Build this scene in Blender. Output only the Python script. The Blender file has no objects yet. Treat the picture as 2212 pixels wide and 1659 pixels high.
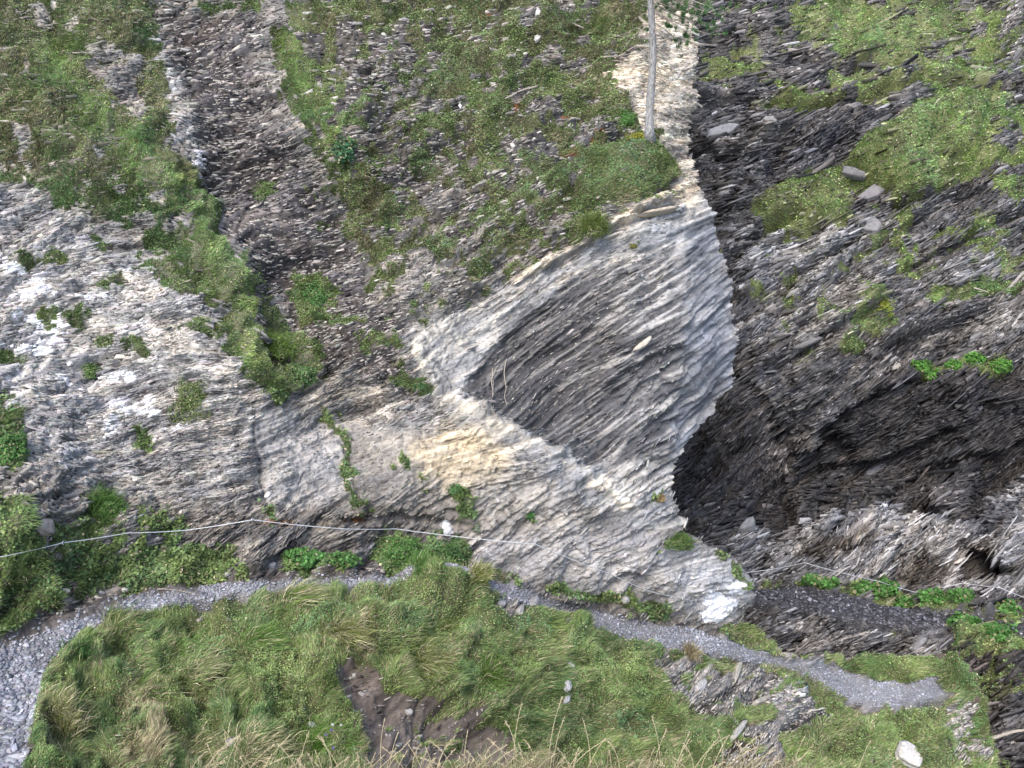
import bpy, math, time
import numpy as np
from mathutils import Vector

T0 = time.time()
SC = bpy.context.scene
COL = SC.collection
# ------------------------------------------------------------------ camera
PITCH = math.radians(28.0)
cam_d = bpy.data.cameras.new('camera'); cam = bpy.data.objects.new('camera', cam_d); COL.objects.link(cam)
cam_d.lens = 35.0; cam_d.sensor_width = 36.0; cam_d.clip_start = 0.1; cam_d.clip_end = 500.0
cam.location = (0, 0, 0); cam.rotation_euler = (math.radians(90) - PITCH, 0, 0)
SC.camera = cam
SC.render.resolution_x = 1024; SC.render.resolution_y = 768
# ------------------------------------------------------------------ light: hazy daylight, the gorge lies in open shade
SUN_EL, SUN_AZ = math.radians(58), math.radians(205)      # azimuth clockwise from +Y (behind the camera, a little left)
W = bpy.data.worlds.new("World"); SC.world = W; W.use_nodes = True
nt = W.node_tree; nt.nodes.clear()
sky = nt.nodes.new('ShaderNodeTexSky'); sky.sky_type = 'NISHITA'; sky.sun_disc = False
sky.sun_elevation = SUN_EL; sky.sun_rotation = SUN_AZ; sky.dust_density = 3.0; sky.air_density = 1.0; sky.ozone_density = 0.8
bg = nt.nodes.new('ShaderNodeBackground'); bg.inputs['Strength'].default_value = 0.15
wo = nt.nodes.new('ShaderNodeOutputWorld')
nt.links.new(sky.outputs[0], bg.inputs[0]); nt.links.new(bg.outputs[0], wo.inputs[0])
sd = bpy.data.lights.new('sun', 'SUN'); sun = bpy.data.objects.new('sun', sd); COL.objects.link(sun)
sd.energy = 1.15; sd.angle = math.radians(24); sd.color = (1.0, 0.96, 0.9)
sv = Vector((math.sin(SUN_AZ) * math.cos(SUN_EL), math.cos(SUN_AZ) * math.cos(SUN_EL), math.sin(SUN_EL)))
sun.rotation_euler = sv.to_track_quat('Z', 'Y').to_euler()
SC.view_settings.view_transform = 'Standard'; SC.view_settings.look = 'None'
SC.view_settings.exposure = 1.3; SC.view_settings.gamma = 1.0

# ------------------------------------------------------------------ survey frame: bearings (x, y) + distance d -> world point
FOC = 2212 * 35 / 36.0
CP, SP = math.cos(PITCH), math.sin(PITCH)
def world(x, y, d):
    x = np.asarray(x, float); y = np.asarray(y, float); d = np.asarray(d, float)
    dx = (x - 1106) / FOC; dy = -(y - 829.5) / FOC
    return np.stack([dx * d, (CP + dy * SP) * d, (-SP + dy * CP) * d], -1)
def zs(y): return SP + (y - 829.5) / FOC * CP

# ------------------------------------------------------------------ noise
TAB = np.random.default_rng(7).random((64, 256, 256)).astype(np.float32)
def vn(x, y, s, seed=0):
    x = np.asarray(x, np.float64) / s + 37.3 * (seed + 1); y = np.asarray(y, np.float64) / s + 71.7 * (seed + 3)
    xi = np.floor(x).astype(np.int64); yi = np.floor(y).astype(np.int64)
    fx = x - xi; fy = y - yi; fx = fx * fx * (3 - 2 * fx); fy = fy * fy * (3 - 2 * fy)
    t = TAB[seed % 64]; x0 = xi & 255; x1 = (xi + 1) & 255; y0 = yi & 255; y1 = (yi + 1) & 255
    return ((t[y0, x0] * (1 - fx) + t[y0, x1] * fx) * (1 - fy) + (t[y1, x0] * (1 - fx) + t[y1, x1] * fx) * fy) * 2 - 1
def fbm(x, y, s, seed=0, o=4, g=0.5):
    r = 0; a = 1; n = 0
    for k in range(o):
        r = r + a * vn(x, y, s / 2 ** k, seed + k * 5); n += a * a; a *= g
    return r / math.sqrt(n) * 1.6
def sstep(a, b, x):
    t = np.clip((x - a) / (b - a), 0, 1); return t * t * (3 - 2 * t)

def blocks(x, y, sx, sy, seed, rot=0.):
    c_, s_ = math.cos(rot), math.sin(rot); u = (x * c_ - y * s_) / sx; v = (x * s_ + y * c_) / sy
    ui = np.floor(u).astype(np.int64); vi = np.floor(v).astype(np.int64)
    d1 = np.full(u.shape, 9.); d2 = np.full(u.shape, 9.); h = np.zeros(u.shape); k1 = np.zeros(u.shape); t0 = TAB[seed % 64]; t1 = TAB[(seed + 1) % 64]; t2 = TAB[(seed + 2) % 64]; t3 = TAB[(seed + 3) % 64]
    for i in (-1, 0, 1):
        for j in (-1, 0, 1):
            a = (ui + i) & 255; b = (vi + j) & 255
            du = u - (ui + i + t0[b, a]); dv = v - (vi + j + t1[b, a]); d = np.sqrt(du * du + dv * dv)
            m = d < d1; d2 = np.where(m, d1, np.minimum(d2, d)); d1 = np.where(m, d, d1)
            hh = (t2[b, a] - .5) * 2 + (t3[b, a] - .5) * 2.2 * du + (t2[a, b] - .5) * 1.6 * dv
            h = np.where(m, hh, h); k1 = np.where(m, t3[b, a], k1)
    return h, d2 - d1, k1
# ------------------------------------------------------------------ coarse maps of the slope (4-unit cells)
MX0, MY0, MS = -260, -240, 4
MW, MH = 700, 590
gx, gy = np.meshgrid(MX0 + MS * np.arange(MW), MY0 + MS * np.arange(MH))
def inpoly(poly, X, Y):
    r = np.zeros(X.shape, bool); n = len(poly); j = n - 1
    for i in range(n):
        xi, yi = poly[i]; xj, yj = poly[j]
        if yi != yj:
            c = ((yi > Y) != (yj > Y)) & (X < (xj - xi) * (Y - yi) / (yj - yi) + xi); r ^= c
        j = i
    return r
def blur(a, s):
    k = int(max(1, round(s * 2.5))); w = np.exp(-0.5 * (np.arange(-k, k + 1) / max(s, .3)) ** 2); w /= w.sum()
    p = np.pad(a, k, mode='edge')
    p = sum(w[i] * p[i:i + a.shape[0], :] for i in range(2 * k + 1))
    return sum(w[i] * p[:, i:i + a.shape[1]] for i in range(2 * k + 1))
def shape_mask(sh, feather=8):
    """('p', pts) polygon, ('s', pts, width) stroke, ('e', x, y, rx, ry) ellipse -> soft 0..1 map"""
    if sh[0] == 'p': m = inpoly(sh[1], gx, gy).astype(float)
    elif sh[0] == 'e':
        m = (((gx - sh[1]) / sh[3]) ** 2 + ((gy - sh[2]) / sh[4]) ** 2 < 1).astype(float)
    else:
        m = np.zeros(gx.shape); pts = sh[1]; w = sh[2]
        for (ax, ay), (bx, by) in zip(pts[:-1], pts[1:]):
            L = (bx - ax) ** 2 + (by - ay) ** 2
            t = np.clip(((gx - ax) * (bx - ax) + (gy - ay) * (by - ay)) / max(L, 1e-6), 0, 1)
            m = np.maximum(m, (np.hypot(gx - ax - t * (bx - ax), gy - ay - t * (by - ay)) < w / 2))
    return blur(m, feather / MS) if feather > 0 else m
def msamp(m, x, y):
    fx = np.clip((np.asarray(x) - MX0) / MS, 0, MW - 1.001); fy = np.clip((np.asarray(y) - MY0) / MS, 0, MH - 1.001)
    ix = fx.astype(int); iy = fy.astype(int); fx = fx - ix; fy = fy - iy
    if m.ndim == 3: fx = fx[..., None]; fy = fy[..., None]
    return (m[iy, ix] * (1 - fx) + m[iy, ix + 1] * fx) * (1 - fy) + (m[iy + 1, ix] * (1 - fx) + m[iy + 1, ix + 1] * fx) * fy
P_ = lambda *a: ('p', a)
S_ = lambda w, *a: ('s', a, w)
E_ = lambda x, y, rx, ry: ('e', x, y, rx, ry)

# ------------------------------------------------------------------ thin plate spline
def tps(pts):
    p = np.array(pts, float); xy = p[:, :2] / 500.0; n = len(p)
    r2 = ((xy[:, None] - xy[None]) ** 2).sum(-1)
    K = 0.5 * r2 * np.log(r2 + 1e-9) + np.eye(n) * 2e-3
    Pm = np.c_[np.ones(n), xy]
    A = np.block([[K, Pm], [Pm.T, np.zeros((3, 3))]])
    w = np.linalg.solve(A, np.r_[p[:, 2], 0, 0, 0])
    def f(x, y):
        x = np.asarray(x, float) / 500; y = np.asarray(y, float) / 500
        r = w[n] + w[n + 1] * x + w[n + 2] * y
        for i in range(n):
            q = (x - xy[i, 0]) ** 2 + (y - xy[i, 1]) ** 2
            r = r + w[i] * 0.5 * q * np.log(q + 1e-9)
        return r
    return f

# path stations: wall-foot side (x, y, d), outer edge (x, y)
PATH = [((-230, 1470, 10.9), (-230, 2000)), ((-120, 1420, 11.4), (-60, 1950)), ((0, 1375, 12.0), (50, 1659)), ((90, 1335, 12.5), (100, 1430)),
        ((250, 1280, 13.3), (240, 1342)), ((450, 1252, 14.0), (450, 1292)), ((640, 1246, 14.5), (650, 1277)), ((830, 1243, 15.0), (830, 1263)),
        ((950, 1245, 15.4), (950, 1266)), ((1090, 1256, 15.8), (1090, 1292)), ((1200, 1300, 16.4), (1190, 1320)), ((1300, 1323, 17.0), (1300, 1366)), ((1400, 1345, 17.6), (1400, 1391)),
        ((1500, 1357, 18.3), (1500, 1411)), ((1600, 1390, 19.1), (1590, 1424)), ((1700, 1421, 19.8), (1680, 1440)), ((1790, 1432, 20.3), (1765, 1470)),
        ((1880, 1466, 20.5), (1850, 1518)), ((1970, 1476, 20.6), (1930, 1529)), ((2050, 1484, 20.7), (2050, 1500))]
ctrlA = []
for (xi, yi, di), (xo, yo) in PATH:
    ctrlA.append((xi, yi, di)); ctrlA.append((xo, yo, di * zs(yi) / zs(yo)))
ctrlA += [
 # bank in front of the path
 (300,1450,12.4),(300,1659,10.7),(300,2000,8.4),(600,1400,13.0),(600,1659,11.2),(600,2000,9),(900,1400,13.7),(860,1540,12.9),(930,1600,12.6),(900,1750,11.4),
 (900,2000,10),(1100,1450,14.9),(1100,1659,13.7),(1100,2000,11.6),(1400,1500,16.5),(1400,1659,15.6),(1400,2000,13.6),(1600,1500,17.9),(1750,1560,18.4),
 (1700,1700,17.2),(2000,1600,19.3),(2000,1750,18.6),(2150,1600,19.9),(1900,2000,16.6),(2250,1800,18.8),(2090,1450,20.9),(1900,1420,20.9),(1740,1415,20.2),(1650,1370,19.9),
 # cliff above the path
 (-230,1300,11.3),(30,1150,12.1),(0,1250,12.3),(-100,1050,12.6),(0,800,14.3),(0,400,16.2),(0,0,18.6),(-230,0,18.4),(-230,600,15.0),(-230,-230,20),(100,960,13.7),
 (300,1200,13.75),(300,1000,14.4),(300,600,15.7),(220,300,17.0),(300,0,19.2),(300,-230,20.6),
 (450,60,19.4),(550,300,18.1),(650,500,17.2),(800,650,16.5),(330,390,16.4),(460,560,15.6),(545,760,15.1),(400,250,18.0),(480,480,17.3),(570,650,16.5),(700,250,17.6),
 (900,100,19.3),(900,400,17.8),(900,650,16.6),(1100,100,19.5),(1100,350,18.0),(1100,550,17.1),(1300,100,19.8),(1350,320,18.9),(1350,380,18.2),(1340,460,17.8),
 (900,-230,21.4),(1300,-230,22.0),(1600,-230,23.2),
 (1400,100,20.1),(1430,290,19.1),(1480,430,18.9),(1500,100,20.8),(1500,300,19.7),
 (900,730,16.2),(960,850,15.85),(1060,900,15.85),(1180,970,16.15),(1270,1030,16.4),(1360,1090,16.8),
 (1060,800,16.7),(1120,740,17.0),(1200,800,17.1),(1200,900,16.9),(1290,960,17.0),(1300,600,17.3),
 (1400,600,17.6),(1420,800,17.2),(1400,950,17.2),(1470,700,17.35),(1480,520,18.2),(1540,600,18.8),(1575,750,19.1),(1530,850,18.8),(1465,950,18.1),
 (740,900,15.9),(950,960,15.5),(1000,1060,15.45),(1100,1100,15.8),(1300,1150,16.5),(1440,1060,17.5),(1480,1140,17.8),
 (850,1090,15.1),(850,1150,15.35),(600,1000,14.9),(600,1150,14.45),(450,1130,14.15),(730,1100,15.0),
 (1200,1200,16.1),(1350,1230,16.7),(1450,1280,17.4),(1540,1270,18.1),(1600,1230,19.0),(1625,1300,19.4),(1500,1190,18.0),(1700,900,20.5),(1700,400,21.5)]
PATHB = [((1480,1262,28.2),(1480,1312)),((1600,1262,27.8),(1620,1308)),((1740,1264,27.5),(1780,1332)),((1850,1287,27.3),(1880,1352)),((1950,1303,27.0),(1990,1362)),
         ((2080,1327,26.7),(2080,1362)),((2212,1350,26.3),(2212,1376)),((2440,1385,25.8),(2440,1412))]
ctrlB = []
for (xi, yi, di), (xo, yo) in PATHB:
    ctrlB.append((xi, yi, di)); ctrlB.append((xo, yo, di * zs(yi) / zs(yo)))
ctrlB += [(1700,1400,26.6),(1900,1420,26.2),(2050,1400,26.2),(2120,1500,25.0),(2200,1659,23.5),(2440,1800,22),(1500,1500,26),(1500,2000,22),(2000,2000,21),(2440,2000,20),
 (1480,1150,28.6),(1640,1150,28.2),(1800,1115,28.0),(2050,1130,27.5),(2212,1140,27.2),(2440,1140,27.0),(1950,1240,27.8),(2110,1220,27.9),(1640,1220,27.9),
 (1700,1060,30.6),(1800,1075,30.6),(2000,1080,30.4),(2212,1085,29.8),(2000,950,31.0),(2200,900,30.6),(1850,900,31.0),(2440,900,28.2),(1550,950,30.2),(1400,900,31),(1700,830,30.6),(1760,700,30.9),
 (2080,830,29.9),(2080,760,30.9),(1900,640,31.3),(1650,600,32),(2200,640,31.3),(2440,600,31),(1600,300,34),(1720,360,33.6),(1900,330,33),(2080,300,33.0),(2200,300,33.4),(1500,0,37),(1900,60,36),(1900,-60,38),(2300,0,36.5),
 (2440,300,33),(1400,-230,40),(1900,-230,40),(2440,-230,39),(1350,500,34),(1350,1200,29)]
depthA = tps(ctrlA); depthB = tps(ctrlB)

SIL = [(-400,-400),(1490,-400),(1488,0),(1494,120),(1502,250),(1518,400),(1540,470),(1566,560),(1580,640),(1587,750),(1583,830),(1545,885),(1500,932),(1466,985),
       (1443,1050),(1466,1100),(1482,1140),(1530,1180),(1566,1195),(1604,1222),(1626,1262),(1632,1300),(1618,1335),(1634,1352),(1668,1378),(1700,1410),(1745,1422),(1850,1412),(1960,1410),
       (2070,1407),(2110,1440),(2132,1490),(2146,1560),(2152,1610),(2168,1659),(2200,1800),(2230,2100),(-400,2100)]

# ------------------------------------------------------------------ bedding direction (degrees, rising to the right)
ANG = [(60,620,28),(60,900,22),(300,650,10),(420,720,8),(400,1000,16),(200,800,20),(520,250,14),(640,450,17),(400,330,12),(450,600,12),(720,620,18),(150,150,20),(250,900,15),
 (900,300,22),(1000,560,28),(1150,200,24),(1200,470,30),(1300,260,22),(1350,440,27),(1400,180,10),(1450,250,2),(1470,60,0),(1460,350,8),(1300,520,32),(1130,620,34),
 (1100,760,40),(1200,850,38),(1300,700,36),(1400,620,30),(1450,800,38),(1350,900,38),(1300,1000,40),(900,760,25),(960,960,16),(900,1000,22),(800,870,24),(1100,1010,10),(1100,1110,35),(1300,1150,30),
 (650,950,26),(650,1080,36),(500,1180,38),(850,1180,30),(1000,1200,40),(1250,1230,30),(1550,1250,20),(1530,620,38),(1540,780,40),(900,1080,28),
 (1500,1470,42),(1600,1540,40),(1100,1320,40),(2050,1600,35),
 (1600,200,12),(1750,330,30),(1900,150,24),(2100,350,30),(1650,500,20),(1800,600,30),(2050,500,32),(1700,750,30),(1900,750,34),(2100,650,30),(2100,950,30),(1600,1000,45),(1900,1000,30),
 (1650,1170,36),(1850,1180,38),(2080,1190,30),(1800,1370,17),(2000,1380,30),(2180,1500,32),(1560,60,15),(2180,60,25)]
def angle(x, y):
    sw = 0; s = 0
    for ax, ay, a in ANG:
        w = 1.0 / (((x - ax) ** 2 + (y - ay) ** 2) + 900.0) ** 1.6
        sw = sw + w; s = s + w * a
    return s / sw
ANGM = angle(gx.astype(float), gy.astype(float)) + 7 * fbm(gx, gy, 130, 3) + 3 * fbm(gx, gy, 40, 9)
ANGM = np.radians(ANGM)

def lic(sp, length, sigma, seed):
    """noise smeared along the bedding, on its own lattice with spacing sp; returns a sampler"""
    nx = int(2760 / sp); ny = int(2320 / sp)
    X, Y = np.meshgrid(MX0 + sp * np.arange(nx), MY0 + sp * np.arange(ny))
    N = np.random.default_rng(seed).standard_normal((ny, nx)).astype(np.float32)
    if sigma > 0: N = blur(N, sigma).astype(np.float32)
    th = msamp(ANGM, X, Y).astype(np.float32); ux = np.cos(th); uy = -np.sin(th)
    acc = N.copy(); n = int(length / sp)
    for sg in (1, -1):
        px, py = np.meshgrid(np.arange(nx, dtype=np.float32), np.arange(ny, dtype=np.float32))
        for k in range(n):
            ix = np.clip(px, 0, nx - 1).astype(np.int32); iy = np.clip(py, 0, ny - 1).astype(np.int32)
            px += sg * ux[iy, ix]; py += sg * uy[iy, ix]
            fx = np.clip(px, 0, nx - 1.001); fy = np.clip(py, 0, ny - 1.001); jx = fx.astype(np.int32); jy = fy.astype(np.int32); fx -= jx; fy -= jy
            w = 0.5 + 0.5 * math.cos(math.pi * (k + 1) / (n + 1))
            acc += w * ((N[jy, jx] * (1 - fx) + N[jy, jx + 1] * fx) * (1 - fy) + (N[jy + 1, jx] * (1 - fx) + N[jy + 1, jx + 1] * fx) * fy)
    acc -= acc.mean(); acc /= acc.std()
    def f(x, y):
        fx = np.clip((x - MX0) / sp, 0, nx - 1.001); fy = np.clip((y - MY0) / sp, 0, ny - 1.001); jx = fx.astype(int); jy = fy.astype(int); fx = fx - jx; fy = fy - jy
        return (acc[jy, jx] * (1 - fx) + acc[jy, jx + 1] * fx) * (1 - fy) + (acc[jy + 1, jx] * (1 - fx) + acc[jy + 1, jx + 1] * fx) * fy
    return f
L1 = lic(2.0, 14, 0.5, 1)
L2 = lic(2.5, 40, 1.0, 2)
L3 = lic(5.0, 100, 1.6, 3)
L4 = lic(10.0, 180, 1.8, 4)
L5 = lic(2.0, 70, 0.75, 8)
C1 = lic(2.0, 9, 0.4, 5)
C2 = lic(4.0, 70, 1.0, 6)
print('lic', time.time() - T0)

# ------------------------------------------------------------------ surface colour of the rock / soil; gorge wall also holds painted overhang shade
def paintmap(base, items):
    m = np.empty(gx.shape + (3,)); m[:] = base
    for col, al, fe, shs in items:
        a = np.zeros(gx.shape)
        for s in shs: a = np.maximum(a, shape_mask(s, fe))
        a = np.clip(a * al, 0, 1)[..., None]
        m = m * (1 - a) + np.array(col) * a
    return m
TURFHILL = P_((690,-240),(1395,-240),(1392,100),(1310,150),(1330,190),(1372,230),(1385,290),(1440,330),(1475,370),(1470,392),(1400,430),(1300,485),(1240,532),(1100,600),(1000,670),(880,712),(830,690),(760,520),(720,380),(640,100))
FACE = P_((870,715),(1000,670),(1100,600),(1240,530),(1460,415),(1530,400),(1600,560),(1610,830),(1480,1000),(1450,1060),(1500,1150),(1380,1160),(1250,1080),(1100,1000),(960,880))
ALB_A = paintmap((.24,.225,.205), [
 ((.32,.31,.30),1,25,[P_((-260,380),(60,400),(200,480),(330,560),(460,660),(540,800),(560,900),(540,1060),(300,1080),(60,1010),(-260,1000))]),
 ((.40,.38,.35),.8,20,[P_((170,600),(380,650),(500,760),(540,860),(520,960),(350,900),(250,760)),S_(40,(200,560),(330,640))]),
 ((.37,.355,.335),.9,8,[S_(46,(335,85),(352,150),(385,250),(420,350),(445,430),(480,520),(520,600))]),
 ((.105,.095,.095),.97,10,[P_((385,40),(530,60),(570,150),(600,250),(640,330),(700,420),(760,520),(850,660),(880,720),(760,700),(640,640),(560,620),(500,520),(440,330),(400,180))]),
 ((.09,.072,.062),.8,10,[S_(30,(350,20),(400,90),(450,60),(560,80)),P_((590,590),(650,570),(720,650),(860,760),(900,830),(860,850),(780,800),(700,800),(640,700))]),
 ((.105,.097,.09),.92,14,[TURFHILL]),
 ((.23,.215,.195),.7,16,[P_((830,560),(1000,520),(1240,480),(1240,532),(1100,600),(1000,670),(880,712),(800,640))]),
 ((.32,.315,.305),1,8,[FACE]),
 ((.62,.54,.43),1,7,[P_((1290,155),(1385,115),(1390,-240),(1520,-240),(1520,250),(1530,400),(1500,470),(1462,440),(1478,375),(1440,320),(1400,295),(1375,230),(1330,190))]),
 ((.52,.46,.37),1,3,[S_(17,(1478,402),(1440,425),(1360,465),(1280,515),(1180,565),(1110,605))]),
 ((.44,.41,.36),.8,10,[S_(22,(1120,640),(1250,590),(1420,560)),S_(18,(1150,700),(1300,640),(1440,590)),S_(26,(1330,860),(1400,760),(1450,680))]),
 ((.16,.155,.155),.8,9,[P_((998,850),(1040,780),(1085,715),(1190,645),(1300,612),(1350,640),(1380,690),(1340,800),(1290,900),(1240,975),(1160,930),(1080,885))]),
 ((.21,.21,.22),.75,12,[P_((1340,720),(1420,650),(1480,560),(1490,700),(1480,900),(1430,1020),(1330,1000),(1260,980))]),
 ((.26,.26,.27),.9,9,[P_((1478,500),(1540,470),(1600,600),(1600,850),(1500,960),(1455,1000),(1470,860),(1500,700))]),
 ((.34,.33,.31),.95,8,[P_((870,720),(960,690),(1080,640),(1090,700),(1050,770),(1000,845),(950,850),(900,770))]),
 ((.50,.46,.39),.95,5,[S_(20,(890,740),(960,855),(1060,902),(1180,972),(1270,1030),(1370,1096))]),
 ((.46,.39,.28),.85,20,[P_((840,965),(900,925),(990,900),(1085,950),(1140,985),(1085,1020),(1010,1058),(940,1035))]),
 ((.37,.35,.32),.8,14,[P_((740,900),(900,850),(1000,890),(900,930),(850,970),(760,940)),P_((1000,1060),(1100,1020),(1200,1060),(1280,1140),(1100,1130))]),
 ((.24,.235,.235),.8,10,[P_((1100,970),(1180,990),(1230,1050),(1120,1040))]),
 ((.36,.35,.34),.8,14,[P_((540,870),(740,930),(750,1090),(640,1110),(560,1060))]),
 ((.15,.135,.12),.85,12,[S_(34,(-200,1040),(100,1060),(250,1110),(420,1120),(560,1110),(740,1118),(900,1130),(1010,1120))]),
 ((.22,.205,.19),.7,10,[P_((80,1080),(520,1130),(900,1140),(1060,1130),(1090,1240),(830,1240),(540,1240),(250,1270),(130,1240))]),
 ((.35,.34,.335),.9,12,[P_((1040,1150),(1300,1140),(1480,1170),(1620,1240),(1630,1310),(1560,1350),(1400,1310),(1310,1290),(1100,1240),(1020,1220))]),
 ((.44,.43,.42),.8,10,[P_((1500,1190),(1600,1230),(1630,1310),(1560,1350),(1500,1300))]),
 ((.085,.07,.06),.9,8,[S_(22,(-100,1420),(0,1375),(90,1335),(250,1281),(450,1254),(640,1247),(830,1240)),S_(14,(1180,1285),(1300,1320),(1400,1340),(1560,1368))]),
 # bank
 ((.075,.062,.05),1,20,[P_((-260,1700),(70,1600),(60,1500),(150,1400),(450,1295),(830,1265),(900,1235),(1060,1280),(1200,1330),(1400,1395),(1690,1440),(1760,1475),(1870,1530),(2050,1515),(2060,1480),(1900,1440),(1700,1420),(1740,1400),(2100,1380),(2300,1700),(2300,2100),(-260,2100))]),
 ((.15,.125,.11),1,16,[P_((690,1425),(800,1475),(870,1505),(960,1525),(1010,1560),(1060,1600),(1100,1700),(1080,2000),(800,2000),(790,1560),(750,1500))]),
 ((.42,.405,.39),.95,8,[P_((1425,1400),(1520,1425),(1560,1440),(1640,1430),(1760,1500),(1780,1560),(1700,1560),(1690,1640),(1600,1560),(1520,1530),(1450,1490)),E_(1115,1312,55,22),P_((2050,1500),(2130,1540),(2150,1659),(2100,1620),(2060,1580))]),
 ((.21,.21,.22),1,4,[P_((-260,1480),(0,1395),(100,1352),(280,1291),(520,1261),(830,1245),(1000,1246),(1000,1266),(830,1263),(660,1276),(450,1291),(330,1311),(240,1341),(150,1386),(100,1431),(80,1461),(60,1501),(30,1551),(60,1601),(50,1659),(40,2100),(-260,2100)),
    P_((1060,1255),(1100,1258),(1150,1271),(1200,1301),(1290,1323),(1400,1347),(1500,1358),(1560,1373),(1640,1408),(1700,1421),(1790,1431),(1830,1460),(1900,1470),(1970,1478),(2010,1462),(2055,1480),(2030,1512),(1950,1527),(1870,1530),(1820,1502),(1770,1472),(1690,1437),(1640,1425),(1500,1410),(1400,1390),(1300,1365),(1220,1332),(1150,1302),(1070,1291))]),
])
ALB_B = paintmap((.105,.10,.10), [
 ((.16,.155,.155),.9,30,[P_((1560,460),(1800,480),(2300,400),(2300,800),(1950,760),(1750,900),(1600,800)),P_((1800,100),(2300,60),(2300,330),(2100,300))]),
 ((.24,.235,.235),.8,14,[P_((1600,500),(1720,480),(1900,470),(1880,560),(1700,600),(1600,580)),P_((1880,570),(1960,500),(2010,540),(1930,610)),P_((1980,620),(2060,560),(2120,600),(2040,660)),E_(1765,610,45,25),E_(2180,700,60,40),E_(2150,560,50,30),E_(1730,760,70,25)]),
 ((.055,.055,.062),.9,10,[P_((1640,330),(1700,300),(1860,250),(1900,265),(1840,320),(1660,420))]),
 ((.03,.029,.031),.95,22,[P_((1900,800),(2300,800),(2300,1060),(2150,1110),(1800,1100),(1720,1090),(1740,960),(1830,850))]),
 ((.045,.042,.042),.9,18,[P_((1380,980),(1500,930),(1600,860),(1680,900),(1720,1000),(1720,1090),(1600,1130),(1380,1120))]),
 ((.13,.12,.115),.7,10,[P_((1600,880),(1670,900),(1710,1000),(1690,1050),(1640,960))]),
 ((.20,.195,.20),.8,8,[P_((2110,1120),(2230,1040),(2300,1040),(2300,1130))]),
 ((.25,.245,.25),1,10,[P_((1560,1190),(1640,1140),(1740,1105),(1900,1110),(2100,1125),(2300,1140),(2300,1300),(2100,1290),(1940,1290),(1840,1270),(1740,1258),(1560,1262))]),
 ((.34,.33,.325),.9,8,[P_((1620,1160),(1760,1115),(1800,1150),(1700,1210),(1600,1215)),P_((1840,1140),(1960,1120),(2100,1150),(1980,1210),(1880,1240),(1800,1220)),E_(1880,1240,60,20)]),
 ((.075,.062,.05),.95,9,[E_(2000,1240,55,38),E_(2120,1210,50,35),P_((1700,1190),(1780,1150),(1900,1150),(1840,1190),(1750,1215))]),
 ((.025,.024,.024),.95,6,[S_(14,(1660,1105),(1760,1088),(1860,1102),(2000,1108),(2300,1128)),E_(1650,1190,16,26),E_(1730,1150,20,14),E_(2130,1235,60,26)]),  # overhang's shadow line and black hollows painted into the rock colour
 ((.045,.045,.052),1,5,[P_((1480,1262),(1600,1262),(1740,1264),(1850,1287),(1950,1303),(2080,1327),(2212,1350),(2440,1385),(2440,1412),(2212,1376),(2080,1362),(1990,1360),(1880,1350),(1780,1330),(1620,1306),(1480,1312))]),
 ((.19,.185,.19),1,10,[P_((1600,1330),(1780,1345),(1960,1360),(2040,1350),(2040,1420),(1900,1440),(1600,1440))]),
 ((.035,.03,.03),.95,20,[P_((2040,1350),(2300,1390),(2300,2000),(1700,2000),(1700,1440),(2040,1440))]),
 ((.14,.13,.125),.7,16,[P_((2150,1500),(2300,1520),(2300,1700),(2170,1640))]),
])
WHITE = np.zeros(gx.shape)
for s in [E_(425,352,20,12),E_(440,368,10,10),E_(333,84,6,5),E_(333,146,4,8),E_(362,242,5,4),E_(30,582,28,10),E_(60,635,45,16),E_(10,655,16,8),E_(105,700,30,26),E_(60,690,30,14),E_(95,750,22,18),E_(45,752,20,7),
          E_(125,738,22,8),E_(150,722,6,10),E_(190,652,22,8),E_(245,647,25,7),E_(125,822,9,8),E_(150,820,14,7),E_(178,838,10,5),E_(260,815,35,10),E_(252,872,28,13),E_(320,868,22,14),E_(300,885,38,11),E_(330,890,20,8),
          E_(245,920,16,20),E_(355,928,8,8),E_(392,924,10,8),E_(302,922,8,6),E_(470,788,14,6),E_(177,966,8,5),E_(218,950,8,5),E_(100,620,16,8),E_(5,555,12,14),E_(0,870,14,6),E_(1540,1330,30,18),E_(1560,1300,40,24),E_(1590,1270,20,20),E_(425,345,14,7),E_(970,1145,9,14),E_(520,845,8,4)]:
    WHITE = np.maximum(WHITE, shape_mask(s, 4))
LITTER = np.maximum.reduce([shape_mask(s, 30) for s in [P_((-260,520),(150,560),(200,760),(400,850),(380,960),(200,960),(-260,900))]])
OCHRE = np.zeros(gx.shape)
for s in [E_(1046,18,15,22),E_(1120,238,10,12),E_(1230,335,30,12),E_(1240,250,26,16),E_(1290,315,26,14),E_(1110,270,10,10),E_(600,1130,40,8),E_(760,1125,40,7),E_(1545,1410,8,10),E_(470,660,12,8),E_(370,640,14,8),E_(300,330,20,10)]:
    OCHRE = np.maximum(OCHRE, shape_mask(s, 6))
# ------------------------------------------------------------------ where things grow
def plantmap(items, fe):
    m = np.zeros(gx.shape)
    for v, shs in items:
        for s in shs:
            a = shape_mask(s, fe); m = m * (1 - a) + v * a
    return m
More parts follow.
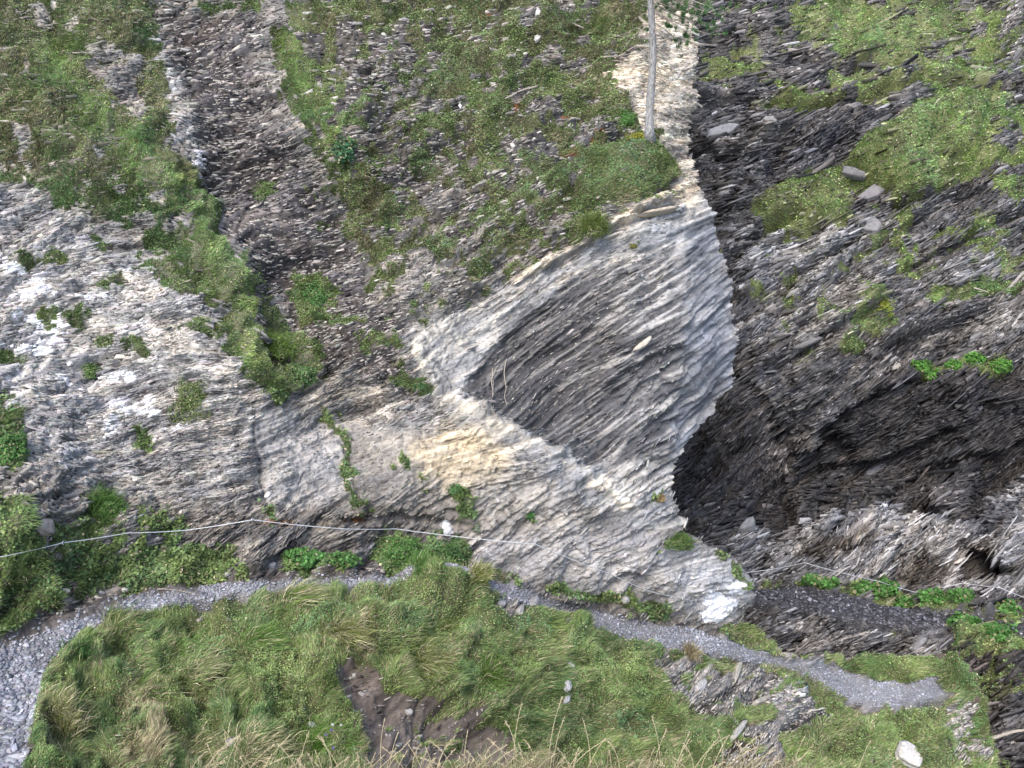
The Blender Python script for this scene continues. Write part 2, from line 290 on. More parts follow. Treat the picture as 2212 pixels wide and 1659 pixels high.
# value = share of the ground that is covered
GRA = plantmap([
 (.80,[P_((-260,-240),(300,-240),(330,0),(345,100),(358,210),(372,290),(345,330),(390,410),(300,430),(150,430),(60,400),(-260,380))]),
 (.35,[P_((150,110),(290,100),(320,230),(300,290),(230,230),(170,170))]),(.15,[P_((235,150),(290,130),(330,240),(290,270),(240,220))]),
 (.45,[P_((30,20),(150,20),(170,120),(60,160)),E_(60,310,60,20)]),
 (1.25,[S_(80,(110,110),(160,190),(210,250),(280,300),(320,370),(380,420))]),
 (1.25,[S_(88,(390,400),(420,470),(460,540),(485,620))]),(1.2,[S_(70,(485,620),(505,680),(540,750),(570,800),(600,830))]),
 (.5,[P_((120,400),(340,400),(420,500),(440,640),(380,640),(280,560),(160,480))]),(.8,[E_(190,425,80,18),E_(260,450,50,22),E_(310,530,40,30),E_(120,560,28,10),E_(400,590,60,50)]),
 (.05,[P_((210,480),(290,500),(330,560),(250,570)),S_(10,(390,420),(420,500)),E_(470,670,14,8),E_(370,640,16,10)]),
 (.85,[E_(430,710,52,18),E_(300,750,26,14),E_(250,622,34,14),E_(160,690,26,20)]),
 (.75,[E_(50,560,50,10),E_(15,770,40,16),E_(300,945,20,22),E_(110,690,20,20)]),
 (.7,[S_(26,(420,0),(470,20),(600,30))]),(1.1,[P_((575,70),(640,70),(705,80),(735,150),(790,250),(812,330),(760,400),(700,360),(640,260),(600,150))]),
 (.25,[S_(14,(640,190),(690,270),(740,360))]),
 (.55,[P_((600,-240),(900,-240),(900,80),(720,100),(600,40))]),
 (.12,[P_((560,90),(590,90),(640,280),(690,370),(760,440),(700,500),(600,300))]),
 (.52,[TURFHILL]),(.30,[P_((730,60),(860,60),(1000,200),(900,420),(800,420),(740,240)),P_((860,560),(1010,540),(1240,480),(1240,532),(1100,600),(1000,670),(880,712),(810,640))]),
 (.42,[P_((830,420),(1060,440),(1230,400),(1230,490),(1000,560),(850,560))]),(.15,[P_((900,380),(1050,400),(1010,470),(930,460))]),
 (.85,[E_(960,150,60,50),E_(1100,120,80,40),E_(1180,180,70,30),E_(1050,250,60,40),E_(940,270,50,30),E_(1330,60,50,60),E_(1360,20,40,30)]),
 (.18,[S_(24,(1000,330),(1150,270),(1290,205)),S_(20,(1130,150),(1190,120)),S_(16,(900,130),(960,100)),E_(1180,240,30,14)]),
 (.99,[P_((1250,345),(1330,312),(1400,308),(1450,330),(1476,366),(1474,390),(1400,430),(1330,452),(1258,440),(1240,390)),P_((1238,490),(1290,472),(1312,490),(1300,530),(1262,540),(1240,530))]),
 (.95,[E_(1345,262,32,22),E_(1135,280,32,18),E_(1062,338,36,14),E_(1235,225,28,20),E_(1290,200,30,16),E_(970,395,0.1,0.1)]),
 (.0,[E_(1300,298,60,10)]),
 (.0,[FACE]),(.95,[E_(1368,534,9,6)]),
 (.55,[P_((490,540),(560,600),(640,700),(700,800),(680,840),(580,820),(520,700))]),(.95,[P_((560,720),(640,715),(700,740),(700,800),(650,835),(590,835),(560,790)),P_((630,575),(690,590),(735,640),(715,680),(660,690),(632,640))]),
 (.5,[S_(44,(700,640),(760,700),(820,760),(860,820),(910,835))]),(.7,[E_(910,828,22,10),E_(745,690,40,20),E_(850,740,16,22)]),
 (.85,[S_(16,(690,880),(720,920),(745,970)),S_(16,(740,980),(765,1080),(790,1110))]),(.6,[E_(800,1100,30,30),S_(14,(870,1000),(960,1060),(1010,1090),(1020,1120)),E_(985,1060,16,14),E_(1145,1110,10,12)]),
 (.95,[P_((-260,860),(0,860),(50,900),(70,990),(40,1020),(-260,1020)),P_((-260,1050),(20,1060),(60,1130),(110,1200),(150,1270),(130,1300),(70,1335),(0,1372),(-260,1460))]),
 (.9,[P_((170,1090),(230,1060),(270,1110),(260,1165),(190,1160)),P_((250,1200),(330,1170),(430,1180),(520,1200),(545,1235),(480,1262),(330,1274),(250,1268)),P_((600,1205),(650,1190),(720,1210),(770,1225),(700,1240),(610,1242)),P_((812,1180),(860,1162),(960,1170),(1010,1170),(1015,1225),(960,1245),(820,1238)),P_((110,1130),(170,1150),(240,1180),(250,1260),(170,1280),(130,1230))]),
 (.7,[S_(20,(560,1110),(590,1140))]),(.35,[P_((160,1080),(400,1110),(400,1190),(160,1180))]),
 (.9,[P_((1080,1240),(1110,1235),(1130,1262),(1100,1268)),S_(24,(1180,1268),(1260,1290),(1340,1300)),S_(26,(1340,1300),(1400,1310),(1440,1330)),E_(1465,1172,36,15),S_(16,(1545,1195),(1590,1225),(1612,1260)),E_(1425,1080,12,8)]),
 # bank
 (.98,[P_((-260,2100),(40,2100),(55,1659),(65,1600),(35,1550),(65,1501),(85,1461),(105,1431),(155,1388),(240,1343),(330,1313),(450,1292),(660,1277),(830,1262),(860,1242),(900,1234),(960,1238),(1040,1258),(1065,1285),(1150,1303),(1220,1333),(1300,1367),(1400,1392),(1500,1412),(1640,1427),(1690,1439),(1770,1473),(1820,1503),(1870,1531),(1950,1528),(2030,1513),(2056,1480),(2012,1462),(1970,1477),(1900,1469),(1830,1459),(1790,1430),(1700,1420),(1640,1405),(1560,1370),(1590,1345),(1640,1350),(1700,1408),(1760,1424),(2000,1400),(2090,1410),(2140,1500),(2180,1700),(2200,2100))]),
 (.06,[P_((690,1425),(760,1445),(850,1490),(960,1515),(1030,1555),(1080,1600),(1110,1700),(1080,2000),(790,2000),(785,1580),(740,1500))]),
 (.6,[E_(960,1570,18,14),E_(940,1600,22,20),E_(1000,1640,24,16)]),
 (.10,[P_((1425,1405),(1520,1425),(1560,1440),(1640,1430),(1770,1510),(1790,1570),(1700,1570),(1690,1640),(1590,1560),(1520,1540),(1440,1490)),P_((1560,1600),(1700,1600),(1700,1700),(1560,1700))]),
 (.25,[E_(1115,1310,50,20),P_((2040,1520),(2120,1500),(2150,1640),(2090,1650)),S_(10,(1198,1330),(1200,1360))]),
 (.9,[E_(1585,1432,36,12),E_(1625,1535,52,18),E_(1740,1470,36,14)]),
], 7)
GRB = plantmap([
 (.55,[P_((1700,-240),(2500,-240),(2500,120),(2000,200),(1700,60))]),(.12,[P_((1480,-240),(1690,-240),(1720,90),(1490,90))]),
 (.30,[P_((1500,90),(1720,60),(2000,140),(1900,240),(1700,260),(1500,200))]),
 (1.3,[P_((1722,62),(1850,50),(1965,78),(1992,98),(1950,112),(1870,106),(1800,102)),E_(1760,8,46,20),E_(1900,20,80,24),E_(2060,16,70,26),E_(1960,55,40,14),P_((2000,110),(2080,102),(2128,128),(2125,155),(2060,160),(2000,150)),E_(1540,140,22,18),E_(1695,185,18,16),E_(1850,165,45,18),E_(1720,225,32,28),S_(18,(1560,150),(1640,120),(1720,90)),S_(16,(1700,250),(1780,215),(1900,190)),S_(20,(1990,250),(2080,180),(2160,140))]),
 (1.4,[P_((1830,352),(1935,262),(2005,215),(2080,182),(2200,195),(2260,230),(2230,300),(2165,350),(2110,385),(2000,410),(1950,430),(1890,385)),P_((1935,270),(2005,222),(2080,190),(2185,212),(2120,262),(2155,300),(2165,350),(2110,378),(2050,372),(2000,402),(1960,425),(1900,375),(1830,352),(1860,318)),P_((1626,440),(1690,405),(1760,372),(1830,352),(1875,372),(1866,400),(1852,440),(1810,484),(1770,478),(1730,496),(1690,478),(1650,490))]),
 (.0,[S_(10,(1990,288),(2060,282),(2120,262))]),
 (.55,[P_((2160,180),(2500,200),(2500,450),(2200,440),(2120,360))]),(.30,[P_((1850,400),(2200,430),(2500,430),(2500,650),(2100,640),(1850,560))]),
 (.10,[P_((1490,500),(1850,500),(1900,640),(1750,800),(1600,700))]),
 (1.05,[E_(2130,520,30,22),E_(2180,560,30,20),E_(1965,575,26,20),E_(1880,650,40,12),E_(1915,680,16,26),E_(1835,745,26,20),E_(2050,640,60,16),E_(2120,625,40,16),E_(1710,640,18,20),E_(1800,680,26,16),E_(1780,660,10,24),E_(2020,800,50,18),E_(2110,790,70,10),E_(2150,800,24,12),E_(1950,470,30,14)]),
 (.45,[P_((1760,640),(1900,690),(1900,720),(1800,700)),P_((1860,480),(2000,500),(1980,560),(1880,540))]),
 (.95,[S_(10,(1630,1258),(1730,1256)),S_(14,(1730,1254),(1830,1272))]),
 (.9,[P_((1830,1262),(1870,1254),(1935,1252),(1960,1280),(2000,1285),(2050,1290),(2080,1305),(2090,1330),(2000,1316),(1940,1302),(1850,1286)),E_(2180,1330,40,22)]),
 (.95,[P_((2045,1345),(2090,1330),(2130,1365),(2230,1375),(2300,1400),(2300,1440),(2160,1420),(2080,1420),(2040,1390))]),
 (.4,[P_((2050,1420),(2300,1430),(2300,1520),(2150,1520),(2090,1460))]),(.5,[E_(1905,1360,20,8),E_(1870,1350,10,6),E_(2170,1640,20,20)]),
], 7)
print('maps', time.time() - T0)

# ------------------------------------------------------------------ mesh helpers
MATS = {}
def link(o): COL.objects.link(o); return o
def tag(o, label=None, cat=None, group=None, kind=None):
    if label: o['label'] = label
    if cat: o['category'] = cat
    if group: o['group'] = group
    if kind: o['kind'] = kind
    return o
def raw_mesh(name, V, quads=None, tris=None, mat=None, col=None, parent=None, smooth=False, rough=None):
    me = bpy.data.meshes.new(name); V = np.ascontiguousarray(V, np.float32)
    nq = 0 if quads is None else len(quads); ntr = 0 if tris is None else len(tris)
    idx = np.concatenate([a.ravel() for a in (quads, tris) if a is not None and len(a)]).astype(np.int32)
    st = np.concatenate([np.arange(nq) * 4, nq * 4 + np.arange(ntr) * 3]).astype(np.int32)
    me.vertices.add(len(V)); me.vertices.foreach_set('co', V.ravel())
    me.loops.add(len(idx)); me.loops.foreach_set('vertex_index', idx)
    me.polygons.add(nq + ntr); me.polygons.foreach_set('loop_start', st)
    me.update(calc_edges=True)
    if smooth: me.polygons.foreach_set('use_smooth', np.ones(nq + ntr, bool))
    if col is not None:
        a = me.color_attributes.new('Col', 'FLOAT_COLOR', 'POINT')
        c = np.ones((len(V), 4), np.float32); c[:, :3] = np.clip(col, 0.004, 0.9)
        if rough is not None: c[:, 3] = rough
        a.data.foreach_set('color', c.ravel())
    me.validate()
    if mat: me.materials.append(MATS[mat])
    o = link(bpy.data.objects.new(name, me)); o.parent = parent
    return o
def new_mat(name):
    m = bpy.data.materials.new(name); m.use_nodes = True; MATS[name] = m
    n = m.node_tree.nodes; return m, n, m.node_tree.links, n['Principled BSDF']
def rock_material(name, rough=.8, bump=.6, scale=1.0, wet=False):
    m, n, l, b = new_mat(name)
    at = n.new('ShaderNodeAttribute'); at.attribute_name = 'Col'
    tc = n.new('ShaderNodeTexCoord')
    n1 = n.new('ShaderNodeTexNoise'); n1.inputs['Scale'].default_value = 9 * scale; n1.inputs['Detail'].default_value = 8; n1.inputs['Roughness'].default_value = .7
    mp = n.new('ShaderNodeMapping'); mp.inputs['Rotation'].default_value = (0, math.radians(-28), 0); mp.inputs['Scale'].default_value = (12 * scale, 12 * scale, 110 * scale)
    n2 = n.new('ShaderNodeTexNoise'); n2.inputs['Scale'].default_value = 1.0; n2.inputs['Detail'].default_value = 4
    l.new(tc.outputs['Object'], n1.inputs['Vector']); l.new(tc.outputs['Object'], mp.inputs['Vector']); l.new(mp.outputs[0], n2.inputs['Vector'])
    r1 = n.new('ShaderNodeMapRange'); r1.inputs['From Min'].default_value = .3; r1.inputs['From Max'].default_value = .7; r1.inputs['To Min'].default_value = .82; r1.inputs['To Max'].default_value = 1.2
    r2 = n.new('ShaderNodeMapRange'); r2.inputs['From Min'].default_value = .3; r2.inputs['From Max'].default_value = .7; r2.inputs['To Min'].default_value = .78; r2.inputs['To Max'].default_value = 1.24
    l.new(n1.outputs[0], r1.inputs[0]); l.new(n2.outputs[0], r2.inputs[0])
    mu = n.new('ShaderNodeMath'); mu.operation = 'MULTIPLY'; l.new(r1.outputs[0], mu.inputs[0]); l.new(r2.outputs[0], mu.inputs[1])
    vm = n.new('ShaderNodeVectorMath'); vm.operation = 'SCALE'; l.new(at.outputs['Color'], vm.inputs[0]); l.new(mu.outputs[0], vm.inputs['Scale'])
    l.new(vm.outputs[0], b.inputs['Base Color'])
    bp = n.new('ShaderNodeBump'); bp.inputs['Strength'].default_value = bump; bp.inputs['Distance'].default_value = .015
    ad = n.new('ShaderNodeMath'); ad.operation = 'ADD'; l.new(n2.outputs[0], ad.inputs[0]); l.new(n1.outputs[0], ad.inputs[1])
    l.new(ad.outputs[0], bp.inputs['Height']); l.new(bp.outputs[0], b.inputs['Normal'])
    b.inputs['Roughness'].default_value = rough; b.inputs['Specular IOR Level'].default_value = .35
    return m
rock_material('slate'); rock_material('dark_slate', rough=.55)
def plant_material(name, trans=.25):
    m, n, l, b = new_mat(name)
    at = n.new('ShaderNodeAttribute'); at.attribute_name = 'Col'
    tc = n.new('ShaderNodeTexCoord'); no = n.new('ShaderNodeTexNoise'); no.inputs['Scale'].default_value = 5; no.inputs['Detail'].default_value = 3
    l.new(tc.outputs['Object'], no.inputs['Vector'])
    mr = n.new('ShaderNodeMapRange'); mr.inputs['From Min'].default_value = .3; mr.inputs['From Max'].default_value = .7; mr.inputs['To Min'].default_value = .8; mr.inputs['To Max'].default_value = 1.2
    l.new(no.outputs[0], mr.inputs[0])
    vm = n.new('ShaderNodeVectorMath'); vm.operation = 'SCALE'; l.new(at.outputs['Color'], vm.inputs[0]); l.new(mr.outputs[0], vm.inputs['Scale'])
    l.new(vm.outputs[0], b.inputs['Base Color']); b.inputs['Roughness'].default_value = .6; b.inputs['Specular IOR Level'].default_value = .25
    tr = n.new('ShaderNodeBsdfTranslucent'); l.new(vm.outputs[0], tr.inputs['Color'])
    mx = n.new('ShaderNodeMixShader'); mx.inputs[0].default_value = trans
    out = n['Material Output']; l.new(b.outputs[0], mx.inputs[1]); l.new(tr.outputs[0], mx.inputs[2]); l.new(mx.outputs[0], out.inputs['Surface'])
plant_material('foliage')
def plain_material(name, col, rough=.6, metal=0, ns=40, amp=.25, bump=.3, stretch=(1, 1, 1)):
    m, n, l, b = new_mat(name)
    tc = n.new('ShaderNodeTexCoord'); mp = n.new('ShaderNodeMapping'); mp.inputs['Scale'].default_value = stretch
    no = n.new('ShaderNodeTexNoise'); no.inputs['Scale'].default_value = ns; no.inputs['Detail'].default_value = 6
    l.new(tc.outputs['Object'], mp.inputs[0]); l.new(mp.outputs[0], no.inputs['Vector'])
    cr = n.new('ShaderNodeValToRGB'); cr.color_ramp.elements[0].position = .3; cr.color_ramp.elements[1].position = .7
    cr.color_ramp.elements[0].color = (*[c * (1 - amp) for c in col], 1); cr.color_ramp.elements[1].color = (*[min(1, c * (1 + amp)) for c in col], 1)
    l.new(no.outputs[0], cr.inputs[0]); l.new(cr.outputs[0], b.inputs['Base Color'])
    bp = n.new('ShaderNodeBump'); bp.inputs['Strength'].default_value = bump; bp.inputs['Distance'].default_value = .01
    l.new(no.outputs[0], bp.inputs['Height']); l.new(bp.outputs[0], b.inputs['Normal'])
    b.inputs['Roughness'].default_value = rough; b.inputs['Metallic'].default_value = metal
plain_material('bark', (.30, .295, .29), .85, 0, 60, .6, 1.0, (1, 1, .22))
plain_material('deadwood', (.33, .29, .24), .85, 0, 40, .4, .5)
plain_material('steel', (.62, .64, .67), .4, .35, 200, .15, .2)
plain_material('straw', (.52, .45, .29), .7, 0, 60, .3, .2)
plain_material('iron', (.12, .09, .07), .7, .3, 60, .3, .3)

# ------------------------------------------------------------------ terrain builder
def vnorm(v): return v / np.maximum(np.linalg.norm(v, axis=-1, keepdims=True), 1e-9)
class Terrain:
    def __init__(s, x0, x1, y0, y1, sp, depth, alb, gra, sil=None, seed=0):
        s.sp = sp; s.x0 = x0; s.y0 = y0
        s.nx = int((x1 - x0) / sp); s.ny = int((y1 - y0) / sp)
        X, Y = np.meshgrid(x0 + sp * np.arange(s.nx), y0 + sp * np.arange(s.ny)); s.X, s.Y = X, Y
        # coarse depth then bilinear: the thin plate is smooth
        D = depth(gx.astype(float), gy.astype(float)); s.Dm = D
        d = msamp(D, X, Y)
        s.isB = seed > 0
        rockw = 1 - msamp(gra, X, Y) * .75
        pathm = msamp(PATHM_B if s.isB else PATHM_A, X, Y); bank = np.zeros_like(X) if s.isB else msamp(BANKM, X, Y) * (1 - msamp(OUTC, X, Y))
        l1 = L1(X, Y); cl = 0 if s.isB else msamp(CLEAN, X, Y); l5 = L5(X, Y); pan = 0 if s.isB else msamp(PANEL, X + 12 * vn(X, Y, 26, 49) + 3 * l1, Y + 9 * vn(X, Y, 26, 50))
        flank = 0 if s.isB else msamp(FLANK, X, Y); crumb = 0 if s.isB else msamp(CRUMB, X, Y)
        P0 = world(X, Y, d)
        N = vnorm(np.cross(np.gradient(P0, axis=1), np.gradient(P0, axis=0)))
        N = np.where((N * vnorm(P0)).sum(-1, keepdims=True) > 0, -N, N); s.N0 = N
        px = d / FOC                                  # metres per unit
        gul = fbm(X * .88 + Y * .47, (Y * .88 - X * .47) * .22, 60, 21 + seed, 3)      # joints running down the slope
        l4 = L4(X, Y); l3 = L3(X, Y); l2 = L2(X, Y); l1 = L1(X, Y)
        q = l3 * 1.6; ter = (np.floor(q) + sstep(.55, .95, q - np.floor(q))) / 1.6
        q = l2 * 1.4; ter2 = (np.floor(q) + sstep(.4, .9, q - np.floor(q))) / 1.4
        amp = (1 - pathm) * (1 - .75 * bank)
        big = .16 if not s.isB else .42
        sm = msamp(SMOOTHM, X, Y)
        fl = 1 - .88 * flank; ter = ter * fl; ter = ter * (1 - .6 * cl); ter2 = ter2 * (1 - .4 * flank) * (1 - .6 * crumb) * (1 - .5 * cl); l4 = l4 * fl * (1 - .5 * cl); l1 = l1 * (1 - .45 * cl); low = 0 if s.isB else msamp(LOWALL, X, Y); ter2 = ter2 * (1 - .45 * low); ter = ter * (1 - .4 * low)
        h = amp * rockw * ((.004 + .009 * cl * (1 - crumb) * (1 - .55 * low)) * l5 + .0055 * vn(X, Y, 3.2, 47) * (1 + 1.2 * crumb + low) + .008 * vn(X, Y, 6.5, 48) * (1 + 1.2 * crumb + low) + .055 * l4 * (2 if s.isB else 1) + (.045 * ter + .016 * l3) * (1.7 if s.isB else 1) * (1 - .5 * sm) + (.020 * ter2 + .008 * l2) * (1.6 if s.isB else 1) + .0095 * l1 * (1.6 if s.isB else 1))
        big = big * (1 - .75 * cl); h += amp * big * .5 * gul + amp * big * .6 * fbm(X, Y, 220, 31 + seed, 3) + amp * (.05 + .05 * s.isB) * fbm(X, Y, 45, 41 + seed, 3)
        h += (1 - pathm) * bank * (.16 * fbm(X, Y, 130, 51, 3) + .07 * fbm(X, Y, 40, 52, 3)) + msamp(gra, X, Y) * (1 - pathm) * .05 * fbm(X, Y, 26, 53, 2)
        h += bank * (1 - pathm) * (.006 * vn(X, Y, 3.2, 54) + .010 * vn(X, Y, 7, 55))
        h += pathm * (.02 * fbm(X, Y, 40, 57, 3) + .010 * vn(X, Y, 5, 58))
        bz = 1.9 if s.isB else 1.0
        wxx = X + 14 * fbm(X, Y, 50, 43); wyy = Y + 14 * fbm(X, Y, 50, 44) 
        h1, e1, k1 = blocks(wxx, wyy, 130, 62, 11 + seed, .42); h2, e2, k2 = blocks(wxx, wyy, 46, 17, 17 + seed, .45)
        cr = np.exp(-e1 / .05); cr2 = np.exp(-e2 / .09)
        blk = amp * rockw * (1 - .6 * sm) * (1 - .6 * flank) * (1 - .5 * cl) * bz
        h += blk * (.050 * h1 - .07 * cr * (k1 > .35) + (.020 * h2 - .028 * cr2) * sstep(-.3, .5, fbm(X, Y, 120, 46)))
        s.k = (k1 - .5) * .5 + (k2 - .5) * .45; s.cr = cr * (k1 > .35) * rockw
        for m, a in (RELIEF_B if s.isB else RELIEF_A): h += a * msamp(m, X, Y)
        s.P = P0 + N * h[..., None]
        s.h = h
        Nn = vnorm(np.cross(np.gradient(s.P, axis=1), np.gradient(s.P, axis=0)))
        s.N = np.where((Nn * vnorm(s.P)).sum(-1, keepdims=True) > 0, -Nn, Nn)
        # colour
        wx = X + 9 * fbm(X, Y, 22, 61) + 3 * l2; wy = Y + 9 * fbm(X, Y, 22, 62)
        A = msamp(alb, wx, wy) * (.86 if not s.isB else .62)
        c1 = C1(X, Y); c2 = C2(X, Y)
        var = (1 - pathm) * (1 - .6 * bank) * (1 - .45 * low) * (1 - .25 * cl)
        A = A * np.exp(var * (.19 * c1 + .30 * c2 + .12 * l2 + .8 * s.k - .5 * s.cr) + .10 * fbm(X, Y, 90, 63) + .12 * vn(X, Y, 3, 64))[..., None]
        warm = .5 + .5 * np.tanh(1.2 * c2 + .9 * fbm(X, Y, 70, 65))
        A = A * (1 + var[..., None] * (warm[..., None] * np.array([.05, .01, -.06]) + (1 - warm[..., None]) * np.array([-.06, -.01, .08])))
        if not s.isB:
            pd = pan * (1 - .5 * sstep(1220, 1540, X + .35 * (Y - 800)) * (.4 + .6 * sstep(-.8, .6, c2 + .5 * fbm(X, Y, 90, 77))))
            A = A * (1 - .85 * pd[..., None]) + .85 * pd[..., None] * np.array([.058, .057, .060])
            ln = (sstep(.25, 1.25, l5 + .6 * c2) * (.35 + .65 * sstep(1150, 1420, X)) * pan)[..., None]
            A = A * (1 - .75 * ln) + .75 * ln * np.array([.40, .385, .36])
            dk = (sstep(.9, 1.7, -l5) * (cl * .5 + .1) * (1 - crumb) * (1 - .5 * low))[..., None]; A = A * (1 - .6 * dk)
            A = A * (1 + .16 * cl[..., None] * sstep(.2, 1.2, l5)[..., None])
        if not s.isB:
            so = msamp(SOILM, wx * .5 + X * .5, wy * .5 + Y * .5)[..., None]; A = A * (1 - so) + so * np.array([.085, .075, .07]) * (1 + .25 * fbm(X, Y, 12, 79, 3))[..., None]
        # soil lodged in the hollows between the plates
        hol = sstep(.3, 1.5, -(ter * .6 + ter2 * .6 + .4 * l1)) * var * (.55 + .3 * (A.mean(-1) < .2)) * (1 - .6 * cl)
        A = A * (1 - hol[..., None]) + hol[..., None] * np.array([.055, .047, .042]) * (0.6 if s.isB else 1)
        if not s.isB:
            w = msamp(WHITE, X + 4 * l1, Y + 3 * vn(X, Y, 8, 66)) + .30 * msamp(LITTER, X, Y) * sstep(.9, 1.9, l2 * .6 + vn(X, Y, 14, 67) * 1.6)
            w = w * (.86 + .34 * fbm(X, Y, 14, 78, 3)) ; w = sstep(.47, .55, w + .22 * l1 * (w > .1) + .14 * vn(X, Y, 6, 68) * (w > .1))
            A = A * (1 - w[..., None]) + w[..., None] * np.array([.80, .80, .82])
            o = sstep(.4, .7, msamp(OCHRE, X + 3 * l1, Y) + .3 * vn(X, Y, 7, 69) * (msamp(OCHRE, X, Y) > .05))
            A = A * (1 - o[..., None]) + o[..., None] * np.array([.16, .065, .02])
        dk_ = sstep(.26, .13, msamp(alb, X, Y).mean(-1)) * (1 - pathm) * (0 if s.isB else 1) * (1 - bank)
        oc = 0 if s.isB else msamp(OUTC, X, Y)
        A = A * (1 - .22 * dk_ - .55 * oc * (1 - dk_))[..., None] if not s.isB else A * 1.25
        # plant cover: patchy edges
        g = msamp(gra, X, Y)
        n = .42 + .30 * fbm(X, Y, 26, 71 + seed, 4, .65) + .05 * l3
        g = msamp(gra, X + 10 * fbm(X, Y, 26, 74, 3), Y + 7 * fbm(X, Y, 26, 75, 3)); s.cover = np.where(g <= .02, 0, sstep(-.08, .08, g - n)) * (g > .02)
        s.gd = g
        under = s.cover * (1 - pathm)
        ug = np.array([.075, .08, .030]) * (1.6 if s.isB else 1) * (1 + .35 * fbm(X, Y, 50, 73))[..., None]
        A = A * (1 - .8 * under[..., None]) + .8 * under[..., None] * ug
        s.A = np.clip(A, .006, .85)
        s.cells = np.ones((s.ny - 1, s.nx - 1), bool)
        if sil is not None:
            cx = X[:-1, :-1] + sp / 2; cy = Y[:-1, :-1] + sp / 2
            jx = 3.5 * vn(cx, cy, 9, 81) + 3 * vn(cx, cy, 22, 82) + 2 * vn(cx * .2, cy, 3, 83)
            s.cells = inpoly(sil, cx + jx, cy + 4 * vn(cx, cy, 14, 84))
        s.pathm = pathm; s.bankm = bank if s.isB else msamp(BANKM, X, Y)
    def at(s, x, y):
        fx = np.clip((np.asarray(x, float) - s.x0) / s.sp, 0, s.nx - 1.001); fy = np.clip((np.asarray(y, float) - s.y0) / s.sp, 0, s.ny - 1.001)
        ix = fx.astype(int); iy = fy.astype(int); return ix, iy
    def p(s, x, y): ix, iy = s.at(x, y); return s.P[iy, ix]
    def n0(s, x, y): ix, iy = s.at(x, y); return s.N0[iy, ix]
    def mesh(s, name, sel, mat, label, skirt=True):
        cells = s.cells & sel; cy, cx = np.nonzero(cells); W_ = s.nx
        i00 = cy * W_ + cx; q = np.stack([i00, i00 + W_, i00 + W_ + 1, i00 + 1], -1)
        used, inv = np.unique(q.ravel(), return_inverse=True); q = inv.reshape(-1, 4)
        V = s.P.reshape(-1, 3)[used]; C = s.A.reshape(-1, 3)[used]
        if skirt:
            c = np.pad(s.cells, 1); m = blur(s.cells.astype(float), 6)
            gyy, gxx = np.gradient(m)
            E = []
            own = np.pad(cells, 1)
            for dy, dx, a, b in ((0, 1, (0, 1), (1, 1)), (0, -1, (1, 0), (0, 0)), (1, 0, (1, 1), (1, 0)), (-1, 0, (0, 0), (0, 1))):
                nb = c[1 + dy:c.shape[0] - 1 + dy, 1 + dx:c.shape[1] - 1 + dx]
                yy, xx = np.nonzero(cells & ~nb)
                E.append(np.stack([(yy + a[0]) * W_ + xx + a[1], (yy + b[0]) * W_ + xx + b[1]], -1))
            E = np.concatenate(E)
            if len(E):
                bu, bi = np.unique(E.ravel(), return_inverse=True); bi = bi.reshape(-1, 2)
                by, bx = bu // W_, bu % W_
                gyc = gyy[np.clip(by, 0, s.ny - 2), np.clip(bx, 0, s.nx - 2)]; gxc = gxx[np.clip(by, 0, s.ny - 2), np.clip(bx, 0, s.nx - 2)]
                g = np.hypot(gxc, gyc) + 1e-6; ix_, iy_ = gxc / g, gyc / g
                base = s.P[by, bx]; ray = vnorm(base); dep = np.linalg.norm(base, axis=-1)
                R = np.array([1., 0, 0]); U = np.array([0, SP, CP])
                inw = R * ix_[:, None] - U * iy_[:, None]
                prev = np.searchsorted(used, bu); rows = [prev]
                VV = [V]; CC = [C]; off = len(V)
                for k, (aw, ins) in enumerate(((.03, -.004), (.10, .0), (.25, .02), (.6, .08), (1.3, .2), (2.6, .45), (4.5, .8), (7, 1.2))):
                    nz = (.05 + .12 * aw) * np.stack([vn(bx, by + 37 * k, 9, 90 + j) for j in range(3)], -1) * min(1, aw)
                    VV.append(base + ray * aw + inw * ins + nz); CC.append(s.A[by, bx] * (.9 + .2 * vn(bx, by + 13 * k, 4, 93))[:, None])
                    rows.append(off + np.arange(len(bu))); off += len(bu)
                Q = []
                for r0, r1 in zip(rows[:-1], rows[1:]):
                    Q.append(np.stack([r0[bi[:, 0]], r1[bi[:, 0]], r1[bi[:, 1]], r0[bi[:, 1]]], -1))
                V = np.concatenate(VV); C = np.concatenate(CC); q = np.concatenate([q] + Q)
        o = raw_mesh(name, V, quads=q, mat=mat, col=C, smooth=False)
        tag(o, label, None, None, 'structure'); return o

PATHPOLY = [P_((-260,1470),(-120,1425),(0,1380),(90,1340),(250,1284),(450,1256),(640,1249),(830,1245),(950,1246),(1090,1258),(1200,1301),(1300,1324),(1400,1346),(1500,1358),(1600,1391),(1700,1430),(1750,1442),(1800,1442),(1880,1470),(1960,1482),(1990,1464),(2040,1452),(2020,1480),(2050,1490),
   (2080,1492),(2045,1508),(1985,1514),(1930,1529),(1850,1517),(1765,1470),(1680,1438),(1590,1423),(1500,1410),(1400,1390),(1300,1365),(1190,1320),(1090,1291),(950,1266),(830,1263),(650,1277),(450,1292),(240,1342),(100,1430),(50,1659),(-60,2100),(-260,2100))]
PATHM_A = shape_mask(PATHPOLY[0], 4)
PB = P_((1400,1258),(1600,1264),(1740,1266),(1850,1289),(1950,1305),(2080,1329),(2212,1352),(2500,1390),(2500,1416),(2212,1374),(2080,1360),(1990,1360),(1880,1350),(1780,1330),(1620,1306),(1400,1310))
PATHM_B = shape_mask(PB, 5)
